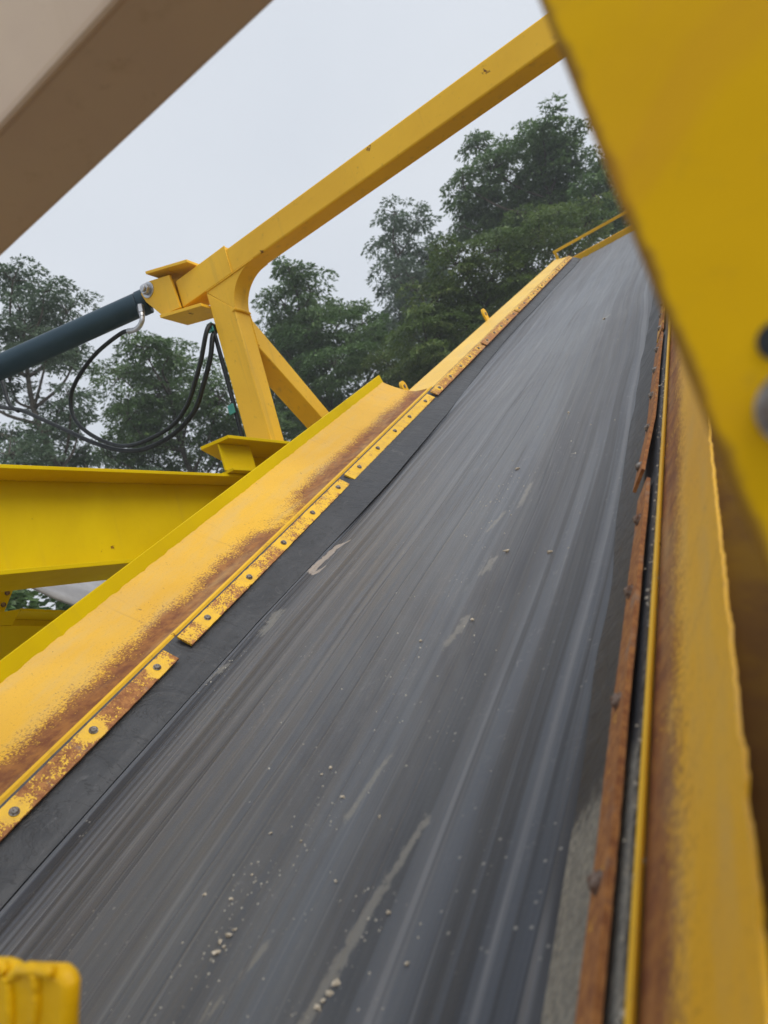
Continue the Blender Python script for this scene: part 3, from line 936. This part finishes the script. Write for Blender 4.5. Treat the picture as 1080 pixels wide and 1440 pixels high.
# ================================================================== cylinder and hoses
cyl = empty('hydraulic_cylinder', P(-2.001, 2.19, 1.669))
tag(cyl, 'dark blue grey hydraulic cylinder pinned to the gantry bracket', 'hydraulic cylinder')
A_ = Vector((-2.072, 2.185, 1.672)); d_ = Vector((-0.593, -0.326, -0.081)).normalized()
bm = bmesh.new(); tube(bm, [A_+d_*0.042, A_+d_*2.4], 0.052, 48)
pobj('barrel', bm, M['cylinder'], cyl, 0.003)
bm = bmesh.new(); tube(bm, [A_, A_+d_*0.041], 0.0545, 48)
pobj('end_cap', bm, M['cylinder'], cyl, 0.004)
bm = bmesh.new(); tube(bm, [(-2.001, 2.150, 1.669), (-2.001, 2.228, 1.669)], 0.040, 32)
tube(bm, [A_, Vector((-2.03, 2.19, 1.670))], 0.034, 20)
pobj('eye', bm, M['cylinder'], cyl, 0.002)
bm = bmesh.new(); tube(bm, [(-2.064, 2.125, 1.628), (-2.062, 2.118, 1.590)], 0.015, 6)
tube(bm, [(-2.062, 2.118, 1.5895), (-2.062, 2.116, 1.572)], 0.012, 12)
tube(bm, spline([(-2.062, 2.116, 1.5715), (-2.066, 2.112, 1.553), (-2.086, 2.11, 1.538), (-2.115, 2.11, 1.537), (-2.15, 2.11, 1.548)], 6), 0.0105, 12)
pobj('hose_fitting', bm, M['zinc'], cyl, 0)
def hose(label, pts, r):
    h = empty('hydraulic_hose', P(*pts[0]))
    tag(h, label, 'hose', 'hydraulic hoses looped beside the post')
    q = spline(pts, 10)
    bm = bmesh.new(); tube(bm, q, r, 12)
    pobj('hose_line', bm, M['hose'], h, 0, smooth=True)
    bm = bmesh.new(); tube(bm, [q[0], q[2]], r*1.3, 12)
    pobj('hose_ferrule', bm, M['zinc'], h, 0)
    return h
hose('black hose from the cylinder fitting making the big round loop', [(-2.145, 2.11, 1.5465), (-2.203, 2.11, 1.563), (-2.356, 2.105, 1.554), (-2.473, 2.10, 1.52), (-2.565, 2.10, 1.475), (-2.607, 2.10, 1.423), (-2.611, 2.10, 1.354), (-2.575, 2.10, 1.28), (-2.493, 2.11, 1.191), (-2.372, 2.11, 1.111), (-2.242, 2.11, 1.074), (-2.061, 2.11, 1.068), (-1.95, 2.11, 1.108), (-1.866, 2.11, 1.186), (-1.808, 2.11, 1.252), (-1.755, 2.115, 1.335), (-1.744, 2.14, 1.375), (-1.75, 2.18, 1.38)], 0.0092)
hose('black hose rising beside the looped hose up the left side of the post', [(-3.6, 2.13, 1.95), (-3.38, 2.13, 1.79), (-3.164, 2.13, 1.647), (-3.006, 2.13, 1.558), (-2.866, 2.13, 1.449), (-2.712, 2.13, 1.326), (-2.566, 2.13, 1.209), (-2.42, 2.135, 1.113), (-2.268, 2.135, 1.055), (-2.087, 2.135, 1.045), (-1.94, 2.135, 1.085), (-1.85, 2.135, 1.17), (-1.785, 2.14, 1.255), (-1.755, 2.15, 1.33), (-1.752, 2.18, 1.365)], 0.0100)
hose('short black hose dropping from the cylinder at the left edge', [(-3.195, 2.12, 1.863), (-3.10, 2.12, 1.767), (-3.082, 2.12, 1.713), (-3.079, 2.12, 1.654), (-3.061, 2.12, 1.6), (-3.02, 2.125, 1.56)], 0.0100)
# thin pipe with green clips on the post
pipe = empty('clipped_cable', P(-1.745, 2.16, 0.85))
tag(pipe, 'thin dark cable held to the post by two green clips', 'cable')
bm = bmesh.new(); tube(bm, [(-1.742, 2.155, 1.38), (-1.746, 2.16, 1.15), (-1.756, 2.16, 0.80)], 0.006, 10)
tube(bm, [(-1.757, 2.165, 1.36), (-1.765, 2.17, 1.05), (-1.775, 2.17, 0.80)], 0.005, 10)
pobj('cable_line', bm, M['hose'], pipe, 0)
for zz in (1.372, 1.02):
    bm = bmesh.new(); box(bm, -1.766-0.01*(zz < 1.2), -1.737-0.008*(zz < 1.2), 2.144, 2.152, zz-0.022, zz+0.018)
    pobj('clip', bm, M['green_plastic'], pipe, 0.003)

# ================================================================== what shows under the chassis beam
low = empty('lower_frame', P(-1.95, 1.0, 0.0))
tag(low, 'low yellow channel frame seen under the chassis beam', 'frame')
def yz(pts, x, d, name, par, b=0.001):
    bm = bmesh.new(); prism(bm, [(x, y, z) for y, z in pts], (d, 0, 0))
    return pobj(name, bm, M['yellow_web'], par, b)
yz([(1.262, .311), (1.262, .0), (0.6, .0), (0.6, .405), (1.118, .3335)], -1.90, -0.010, 'cross_channel', low)
yz([(1.262, .3115), (1.262, .30), (1.8, .23), (1.8, .26)], -1.955, -0.008, 'channel_web', low)
yz([(1.09, .367), (1.207, .3695), (1.172, .327), (1.09, .338)], -1.903, -0.006, 'corner_plate', low)
bm = bmesh.new(); prism(bm, [(-1.90, 1.205, .3705), (-1.90, 1.70, .282), (-2.02, 1.70, .282), (-2.02, 1.205, .3705)], (0, 0, -0.008))
pobj('channel_flange', bm, M['yellow_web'], low, 0.001)
yz([(1.173, .327), (1.207, .362), (1.70, .273), (1.70, .22), (1.26, .311)], -1.985, -0.006, 'channel_web', low)
up = yz([(1.0, .459), (1.202, .431), (1.160, .3675), (1.0, .395)], -1.905, -0.008, 'upright_plate', low)
for (y, z) in ((1.178, .419), (1.160, .387), (1.135, .41)):
    bm = bmesh.new(); tube(bm, [(-1.9045, y, z), (-1.899, y, z)], 0.0065, 12); pobj('bolt', bm, M['bolt_rust'], up, 0)
oc = empty('return_belt', P(-2.5, 1.9, 0.5))
tag(oc, 'pale grey sheet of a second belt sagging behind the lower frame', 'belt')
S0 = [(-2.4, 1.50, 0.60), (-2.4, 1.547, 0.566), (-2.4, 1.594, 0.537), (-2.4, 1.656, 0.497), (-2.4, 1.734, 0.457), (-2.4, 1.804, 0.426), (-2.4, 1.95, 0.37)]
S1 = [(-2.7, 1.65, 0.665), (-2.7, 1.743, 0.656), (-2.7, 1.834, 0.652), (-2.7, 1.947, 0.650), (-2.7, 2.068, 0.645), (-2.7, 2.196, 0.64), (-2.7, 2.4, 0.61)]
a_, b_ = spline(S0, 5), spline(S1, 5)
bm = bmesh.new(); rows = []
for q in range(9):
    t_ = q/8
    rows.append([bm.verts.new(p.lerp(r_, t_) + Vector((0, 0, 0.012*math.sin(PI*t_)))) for p, r_ in zip(a_, b_)])
for q in range(8):
    for k in range(len(a_)-1):
        bm.faces.new((rows[q][k], rows[q][k+1], rows[q+1][k+1], rows[q+1][k]))
ob = pobj('belt_sheet', bm, M['sheet'], oc, 0, smooth=True)
m_ = ob.modifiers.new('solid', 'SOLIDIFY'); m_.thickness = 0.010

# ================================================================== near column with bolt
col = empty('near_column', P(0.1, 0.29, -1.2))
tag(col, 'blurred yellow steel column filling the right edge close to the viewer', 'column')
bm = bmesh.new()
prism(bm, [(-0.0226, 0.25, -1.2), (0.30, 0.25, -1.2), (0.30, 0.262, -1.2), (-0.0226, 0.262, -1.2)], (0, 0, 3.0))
pl = pobj('column_face', bm, M['yellow_near'], col, 0.003)
bm = bmesh.new(); box(bm, 0.288, 0.30, 0.2625, 0.36, -1.2, 1.8); box(bm, 0.05, 0.06, 0.2625, 0.36, -1.2, 1.8)
pobj('column_web', bm, M['yellow_near'], col, 0.002)
bm = bmesh.new(); tube(bm, [(0.0030, 0.2494, 0.0275), (0.0030, 0.246, 0.0275)], 0.0122, 32)
tube(bm, [(0.0030, 0.2459, 0.0275), (0.0030, 0.237, 0.0275)], 0.0092, 6)
pobj('column_bolt', bm, M['bolt'], col, 0.0008)
bm = bmesh.new(); tube(bm, [(0.0045, 0.2496, 0.0490), (0.0045, 0.2488, 0.0490)], 0.0060, 24)
pobj('hole_shade_disc', bm, M['hose'], col, 0)  # dark disc on the face, painted for the shade inside a hole

# near overhead beam, upper left
nb = empty('near_overhead_beam', P(-0.4, 0.41, 0.5))
tag(nb, 'blurred grey brown overhead beam crossing the upper left corner', 'beam')
bm = bmesh.new(); box(bm, -2.2, 0.5, 0.362, 0.459, 0.50, 0.64)
pobj('beam_box', bm, M['brown_beam'], nb, 0.008, segs=3)
bm = bmesh.new(); tube(bm, [(-2.2, 0.3635, 0.5015), (0.5, 0.3635, 0.5015)], 0.004, 8)
pobj('weld_seam', bm, M['brown_beam'], nb, 0)

# yellow bracket end poking in at the lower left corner
fb = empty('foreground_arm', P(-0.9, 0.25, -0.2))
tag(fb, 'rounded yellow arm end poking in at the lower left corner', 'arm')
ARM = [(-1.003, -0.105), (-0.519, -0.116), (-0.494, -0.117), (-0.486, -0.119), (-0.481, -0.122), (-0.474, -0.12), (-0.459, -0.121), (-0.437, -0.122), (-0.43, -0.126), (-0.429, -0.133), (-0.436, -0.148), (-0.449, -0.178), (-0.655, -0.277), (-1.345, -0.367)]
bm = bmesh.new()
prism(bm, [(x, 0.25, z) for x, z in ARM], (0, 0.012, 0))
pobj('arm_plate', bm, M['yellow_cast'], fb, 0.0065, segs=4)

for pts_ in [[(-0.484, -0.124), (-0.486, -0.136), (-0.497, -0.168), (-0.518, -0.216)], [(-0.46, -0.122), (-0.455, -0.125), (-0.46, -0.14), (-0.466, -0.151), (-0.474, -0.175)], [(-0.516, -0.12), (-0.491, -0.118), (-0.486, -0.122)], [(-0.479, -0.124), (-0.466, -0.121), (-0.438, -0.123)]]:
    bm = bmesh.new()
    path = spline([(x, 0.2495, z) for x, z in pts_], 10)
    tube(bm, path, [0.0034*(1+0.35*noise.noise(Vector((i*.35, 3, 0)))) for i in range(len(path))], 12)
    pobj('weld_ridge', bm, M['yellow_cast'], fb, 0, smooth=True)

# ================================================================== stones and grit on the belt
def on_belt(u, v): return belt_w(u, v)
rng = random.Random(11)
def stone_mesh(seed):
    bm = bmesh.new()
    bmesh.ops.create_icosphere(bm, subdivisions=1, radius=1)
    for v in bm.verts:
        k = 1 + 0.9*noise.noise(v.co*1.3 + Vector((seed*7.1, 0, 0))) + 0.15*noise.noise(v.co*3.1 + Vector((0, seed*3.3, 0)))
        v.co = Vector((v.co.x*k*1.15, v.co.y*k*0.85, v.co.z*k*0.62))
    me = bpy.data.meshes.new('pebble'); bm.to_mesh(me); bm.free()
    me.materials.append(M['stone'])
    return me
SM = [stone_mesh(i) for i in range(5)]
ca, sa = math.cos(INCL), math.sin(INCL)
STONES = [(-0.631, 0.385, 0.0042), (-0.637, 0.378, 0.0036), (-0.628, 0.373, 0.0035), (-0.633, 0.366, 0.0045), (-0.627, 0.392, 0.0028),
          (-0.463, 0.333, 0.0045), (-0.466, 0.325, 0.0036), (-0.470, 0.318, 0.004), (-0.472, 0.312, 0.0032),
          (-0.480, 1.12, 0.006), (-0.49, 0.905, 0.005), (-0.578, 0.884, 0.0042), (-0.65, 0.46, 0.003), (-0.66, 0.43, 0.003), (-0.557, 1.586, 0.006),
          (-0.39, 1.06, 0.005), (-0.44, 0.40, 0.003), (-0.60, 0.50, 0.003), (-0.57, 0.56, 0.0028), (-0.40, 0.35, 0.0028), (-0.52, 0.44, 0.0028),
          (-0.62, 0.62, 0.004), (-0.63, 0.61, 0.003), (-0.50, 0.52, 0.003), (-0.66, 0.52, 0.0026), (-0.71, 0.44, 0.0032), (-0.47, 1.9, 0.005), (-0.49, 3.19, 0.010)]
for i, (u, v, r) in enumerate(STONES):
    o = bpy.data.objects.new('pebble', SM[i % 5]); link(o)
    r *= 0.8
    w = on_belt(u, v) + r*0.35
    o.location = (u, v*ca - w*sa, v*sa + w*ca + CAM_Z)
    o.rotation_euler = (INCL, 0, rng.uniform(0, 6.28))
    o.scale = (r*rng.uniform(.8, 1.2),)*3
    tag(o, 'small pale crushed stone lying on the dark belt', 'stone', 'small stones lying on the belt')
vt, fc = [], []
def speck(u, v, r):
    b = len(vt); w = on_belt(u, v)
    pts = []
    for k in range(4):
        an = k*PI/2 + rng.uniform(-.5, .5)
        pts.append((u + r*math.cos(an)*rng.uniform(.6, 1.2), v + r*math.sin(an)*rng.uniform(.6, 1.2), w - 0.0003))
    pts.append((u, v, w + r*0.8))
    vt.extend((p[0], p[1]*ca - p[2]*sa, p[1]*sa + p[2]*ca + CAM_Z) for p in pts)
    for k in range(4): fc.append((b+k, b+(k+1) % 4, b+4))
CL = [(-0.63, 0.40, 0.04, 90), (-0.60, 0.52, 0.05, 70), (-0.50, 0.36, 0.05, 50), (-0.56, 0.95, 0.12, 30), (-0.53, 1.4, 0.12, 70), (-0.65, 0.30, 0.05, 70), (-0.45, 0.33, 0.05, 50),
      (-0.60, 1.45, 0.05, 60), (-1.12, 1.02, 0.03, 40), (-0.45, 1.9, 0.25, 50), (-0.58, 0.7, 0.15, 90)]
for u0, v0, s, n in CL:
    for k in range(n):
        u = rng.gauss(u0, s*0.6); v = rng.gauss(v0, s*1.2)
        if BL+0.02 < u < BR-0.005: speck(u, v, (0.0004+0.0014*rng.random()**2.2)*(1+v*0.5))
for k in range(110):
    speck(rng.uniform(BL+0.02, BR-0.01), rng.uniform(0.2, 3.2), rng.uniform(0.0004, 0.0013))
for k in range(170):     # crumbs caught along the folded lip and in the corner of the skirt
    v = rng.uniform(0.15, 1.6)
    n0 = len(vt); speck(-0.170 + rng.gauss(0, 0.0035), v, rng.uniform(0.0006, 0.0022))
    for q in range(n0, len(vt)):
        x, y, z = vt[q]; vt[q] = (x, y - 0.0925*(-sa), z + 0.0925*ca) if False else (x, y - sa*0.0925, z + ca*0.0925)
me = bpy.data.meshes.new('belt_grit'); me.from_pydata(vt, [], fc); me.materials.append(M['grit'])
tag(link(bpy.data.objects.new('belt_grit', me)), 'fine pale grit scattered over the dark belt', 'grit', kind='stuff')

# ================================================================== trees
TREES = {
'A': [(-12.77, 9.56, 12.37, 0.66), (-12.96, 10.45, 12.42, 0.59), (-13.25, 11.2, 12.24, 0.65), (-14.45, 10.82, 12.67, 0.79), (-12.81, 10.08, 10.85, 0.71), (-13.0, 10.95, 10.93, 0.43), (-14.5, 10.15, 10.77, 0.75), (-12.41, 10.01, 9.37, 0.46), (-13.4, 9.88, 9.03, 0.5), (-13.47, 10.93, 9.32, 0.43), (-14.9, 10.19, 9.5, 0.67), (-13.76, 8.74, 11.74, 0.92), (-14.66, 8.61, 10.28, 0.93)] ,
'B': [(-12.66, 12.72, 11.34, 0.61), (-12.72, 13.64, 11.29, 0.79), (-14.16, 13.18, 11.28, 0.81), (-13.93, 14.42, 10.97, 1.1), (-12.03, 13.79, 10.07, 0.78), (-13.97, 12.87, 9.91, 0.93), (-13.61, 14.24, 9.43, 1.17), (-11.53, 13.76, 9.54, 0.82), (-12.13, 14.17, 8.68, 0.78), (-14.72, 12.56, 9.2, 0.63), (-14.5, 13.84, 8.97, 0.98), (-11.62, 14.13, 7.84, 0.73)] ,
'C': [(-10.45, 16.99, 13.63, 0.54), (-10.42, 17.83, 13.04, 0.77), (-11.52, 17.97, 13.23, 0.8), (-10.4, 19.45, 12.75, 0.68), (-10.39, 17.44, 11.74, 1.01), (-9.53, 18.71, 11.76, 0.74), (-12.07, 18.03, 12.04, 1.07), (-10.05, 17.23, 10.39, 1.14), (-9.21, 18.48, 10.37, 1.1), (-11.9, 17.73, 10.21, 1.19), (-11.07, 19.07, 9.77, 1.12), (-12.19, 16.23, 9.04, 0.92), (-12.51, 16.87, 11.31, 0.86)] ,
'D': [(-9.53, 24.14, 17.65, 0.7), (-9.11, 25.05, 17.36, 0.72), (-10.42, 25.29, 17.18, 0.97), (-9.5, 26.39, 16.79, 0.81), (-10.39, 24.16, 15.34, 0.92), (-9.47, 25.28, 15.09, 0.94), (-10.88, 25.48, 14.71, 1.14), (-9.21, 24.26, 13.74, 0.79), (-11.51, 24.04, 13.53, 0.82), (-10.73, 25.16, 13.38, 1.11)] ,
'E': [(-3.33, 22.71, 16.37, 0.82), (-2.79, 23.49, 16.01, 0.6), (-4.39, 23.95, 17.22, 0.68), (-5.83, 24.36, 18.15, 0.66), (-5.25, 22.7, 16.1, 0.9), (-4.02, 23.66, 15.58, 1.04), (-2.89, 24.53, 15.1, 0.91), (-6.15, 22.11, 15.83, 0.7), (-2.12, 23.55, 14.54, 0.5), (-5.72, 23.67, 15.36, 1.13), (-4.15, 24.7, 14.8, 1.37), (-2.61, 23.15, 13.42, 1.02), (-6.91, 22.99, 15.1, 0.83), (-1.89, 24.63, 13.96, 0.93), (-1.26, 22.92, 12.12, 1.27)] ,
'F': [(-5.63, 17.04, 11.06, 0.77), (-4.74, 18.04, 11.28, 0.93), (-3.8, 18.97, 11.41, 1.07), (-2.68, 19.87, 11.56, 0.73), (-6.47, 17.12, 10.54, 0.84), (-5.35, 18.23, 10.41, 1.06), (-4.39, 19.21, 10.74, 0.89), (-6.87, 16.58, 9.36, 1.02), (-6.12, 17.62, 9.61, 1.05), (-8.32, 17.47, 9.33, 0.94), (-5.66, 19.23, 10.18, 0.8), (-6.81, 16.99, 8.64, 0.83)] ,
}
LAB = {'A': ('open crowned tree with bare limbs at the left edge behind the cylinder', 'leaf_haze', 1.05),
       'B': ('rounded tree filling the gap behind the looped hoses', 'leaf', 1.0),
       'C': ('dense tree rising just right of the gantry post', 'leaf', 1.15),
       'D': ('thin tree with haze greyed into its leaf colour, between two darker ones, farthest back', 'leaf_haze', 0.6),
       'E': ('tallest tree, topping the others beyond the head of the conveyor', 'leaf', 0.95),
       'F': ('broad olive tree spreading in front of the tallest one', 'leaf_warm', 1.2)}
def make_tree(key, seed):
    cl = TREES[key]; label, lm, dens = LAB[key]
    rs = np.random.RandomState(seed)
    cx = float(np.mean([c[0] for c in cl])); cy = float(np.mean([c[1] for c in cl]))
    zt = max(c[2] for c in cl); zb = min(c[2] for c in cl)
    root = empty('tree', (cx, cy, 0)); tag(root, label, 'tree', 'trees behind the conveyor')
    full = list(cl)
    # hidden depth and lower storeys so the crown is whole from the side as well
    for k in range(7):
        c = cl[rs.randint(len(cl))]
        o = Vector((cx, cy, 0)).normalized()*rs.uniform(0.8, 1.8)
        full.append((c[0]+o.x, c[1]+o.y, c[2]-rs.uniform(0.3, 1.0), c[3]*0.95))
    for k in range(11):
        an = rs.uniform(0, 6.28); q = rs.uniform(0.5, 2.3)
        full.append((cx+q*math.cos(an), cy+q*math.sin(an), rs.uniform(max(3.2, zb-4.5), zb-0.3), rs.uniform(0.7, 1.1)))
    # trunk and limbs
    bm = bmesh.new()
    tp = [Vector((cx-cx, 0, 0))]
    for k in range(1, 7):
        z = zt*0.93*k/6
        tp.append(Vector((rs.uniform(-.25, .25), rs.uniform(-.25, .25), z)))
    tpath = spline(tp, 5)
    r0 = 0.20
    tube(bm, tpath, [r0*(1-0.85*i/len(tpath)) for i in range(len(tpath))], 9)
    sprays = []
    for (x, y, z, r) in full:
        c = Vector((x-cx, y-cy, z))
        hd = math.hypot(c.x, c.y)
        z0 = max(1.5, z - 0.5 - hd*0.55)
        s = min(tpath, key=lambda p: abs(p.z-z0))
        mid = s.lerp(c, 0.5) + Vector((rs.uniform(-.2, .2), rs.uniform(-.2, .2), -0.12*hd))
        lp = spline([s, mid, c], 4)
        rb = min(0.07, 0.03+0.012*hd)
        tube(bm, lp, [rb*(1-0.7*i/len(lp)) for i in range(len(lp))], 6)
        ns = int((8 + 13*r/0.9)*1.0)
        for k in range(ns):
            d = Vector(rs.normal(size=3)); d.normalize()
            d.z = d.z*0.85+0.1
            e = c + d*(r*rs.uniform(0.45, 1.05))
            sprays.append((e, d, r*rs.uniform(0.30, 0.50)))
            if k % 2 == 0:
                m2 = c.lerp(e, 0.5)+Vector((0, 0, 0.06))
                tube(bm, [c, m2, e], [0.016, 0.011, 0.004], 4, caps=False)
    finish('trunk', bm, M['bark'], root, smooth=True)
    # leaves: every spray is a drooping fan of small pointed leaves
    dist = math.hypot(cx, cy)
    ll = 0.0052*dist     # leaf length grows a little with distance
    C0, LEN = [], []
    P_, T_, N_, S_, TN = [], [], [], [], []
    for (e, d, sr) in sprays:
        nl = int(100*dens*(sr/0.3)**1.6*(18/dist)**0.6)
        nl = max(10, nl)
        a = rs.uniform(0, 2*PI, nl); q = sr*np.sqrt(rs.uniform(0.02, 1, nl))
        # flattened disc, tilted outward, drooping at its rim
        px = q*np.cos(a); py = q*np.sin(a)
        pz = -0.35*q**2/sr + rs.normal(0, 0.11*sr, nl)
        out = np.array((d.x, d.y)); tl = 0.35
        pz = pz - tl*(px*out[0]+py*out[1])
        pos = np.stack([px+e.x, py+e.y, pz+e.z], 1)
        dirv = np.stack([np.cos(a)+rs.normal(0, .5, nl)+out[0]*.6, np.sin(a)+rs.normal(0, .5, nl)+out[1]*.6, -0.5+rs.normal(0, .45, nl)], 1)
        dirv /= np.linalg.norm(dirv, axis=1)[:, None]
        nn = np.stack([rs.normal(0, .45, nl)+out[0]*.3, rs.normal(0, .45, nl)+out[1]*.3, np.ones(nl)*rs.uniform(0.5, 1.0)], 1)
        side = np.cross(dirv, nn); side /= np.linalg.norm(side, axis=1)[:, None]
        ln = ll*rs.uniform(0.7, 1.5, nl)
        P_.append(pos); T_.append(dirv*ln[:, None]); S_.append(side*(ln*rs.uniform(.17, .27, nl))[:, None])
        TN.append(np.clip(rs.uniform(0, 1)*0.55 + rs.uniform(0, .55, nl), 0, 1))
    pos = np.concatenate(P_); T = np.concatenate(T_); S = np.concatenate(S_); tn = np.concatenate(TN)
    n = len(pos)
    up = np.cross(S, T); up /= (np.linalg.norm(up, axis=1)[:, None]+1e-9)
    mid = pos + T*0.45 + up*np.linalg.norm(T, axis=1)[:, None]*0.06
    V = np.empty((n, 4, 3)); V[:, 0] = pos; V[:, 1] = mid + S; V[:, 2] = pos + T; V[:, 3] = mid - S
    me = bpy.data.meshes.new('crown')
    me.vertices.add(n*4); me.vertices.foreach_set('co', V.ravel())
    me.loops.add(n*4); me.loops.foreach_set('vertex_index', np.arange(n*4, dtype=np.int32))
    me.polygons.add(n); me.polygons.foreach_set('loop_start', np.arange(0, n*4, 4, dtype=np.int32))
    me.update(calc_edges=True)
    at = me.attributes.new('tone', 'FLOAT', 'POINT'); at.data.foreach_set('value', np.repeat(tn, 4).astype(np.float32))
    me.materials.append(M[lm])
    link(bpy.data.objects.new('crown', me), root)
    print(key, n, 'leaves')
for i, k in enumerate(TREES): make_tree(k, 10+i)
# bushes low down beyond the lower frame
BUSH = [('dark bush filling the small gap under the chassis beam', -8.85, 4.65, 1.3), ('dark bush behind the first one at the far left', -10.9, 4.7, 1.6), ('taller bush farther along beside the yard edge', -9.6, 7.9, 1.5)]
for i, (lab, x, y, rr_) in enumerate(BUSH):
    rs = np.random.RandomState(70+i)
    root = empty('bush', (x, y, 0)); tag(root, lab, 'bush', 'bushes at the edge of the yard')
    bm = bmesh.new()
    P_, T_, S_, TN = [], [], [], []
    for k in range(9):
        an = rs.uniform(0, 6.28); q = rs.uniform(0.2, 0.8)*rr_
        c = Vector((q*math.cos(an), q*math.sin(an), rs.uniform(1.2, 5.4)))
        tube(bm, spline([(0.1*math.cos(an), 0.1*math.sin(an), 0), (q*.5*math.cos(an), q*.5*math.sin(an), c.z*.6), c], 4), [0.035]*4+[0.022]*4+[0.01], 6)
    finish('stem', bm, M['bark'], root, smooth=True)
    n = 30000
    th = rs.uniform(0, 2*PI, n); zz = rs.uniform(0.25, 6.0, n)
    lump = np.array([0.75+0.4*noise.noise(Vector((math.cos(a)*1.5, math.sin(a)*1.5, z*1.1+i*9))) for a, z in zip(th, zz)])
    q = rr_*lump*np.sqrt(rs.uniform(0.25, 1, n))*np.sqrt(np.clip(1-(zz/6.3)**4, 0, 1))
    pos = np.stack([q*np.cos(th), q*np.sin(th), zz], 1)
    T = np.stack([np.cos(th)+rs.normal(0, .6, n), np.sin(th)+rs.normal(0, .6, n), rs.normal(-.3, .5, n)], 1)
    T /= np.linalg.norm(T, axis=1)[:, None]; T *= rs.uniform(.08, .17, n)[:, None]
    S = np.cross(T, rs.normal(0, 1, (n, 3))+np.array((0, 0, 1.2))); S /= np.linalg.norm(S, axis=1)[:, None]; S *= 0.035
    V = np.stack([pos, pos+T*.5+S, pos+T, pos+T*.5-S], 1)
    me = bpy.data.meshes.new('foliage')
    me.vertices.add(n*4); me.vertices.foreach_set('co', V.ravel())
    me.loops.add(n*4); me.loops.foreach_set('vertex_index', np.arange(n*4, dtype=np.int32))
    me.polygons.add(n); me.polygons.foreach_set('loop_start', np.arange(0, n*4, 4, dtype=np.int32))
    me.update(calc_edges=True)
    at = me.attributes.new('tone', 'FLOAT', 'POINT'); at.data.foreach_set('value', np.repeat(rs.uniform(0, 1, n), 4).astype(np.float32))
    me.materials.append(M['leaf'])
    link(bpy.data.objects.new('foliage', me), root)

# ================================================================== thin air haze
bm = bmesh.new(); box(bm, -60, 45, -30, 70, -1.2, 32)
hz = finish('haze', bm, M['ground'])
hm = bpy.data.materials.new('haze_air'); hm.use_nodes = True
hm.node_tree.nodes.clear()
ho = hm.node_tree.nodes.new('ShaderNodeOutputMaterial'); hv = hm.node_tree.nodes.new('ShaderNodeVolumePrincipled')
hv.inputs['Color'].default_value = (0.86, 0.91, 0.96, 1); hv.inputs['Density'].default_value = 0.003
hm.node_tree.links.new(hv.outputs[0], ho.inputs['Volume'])
hz.data.materials[0] = hm
tag(hz, 'thin pale haze in the damp air', 'haze', kind='stuff')
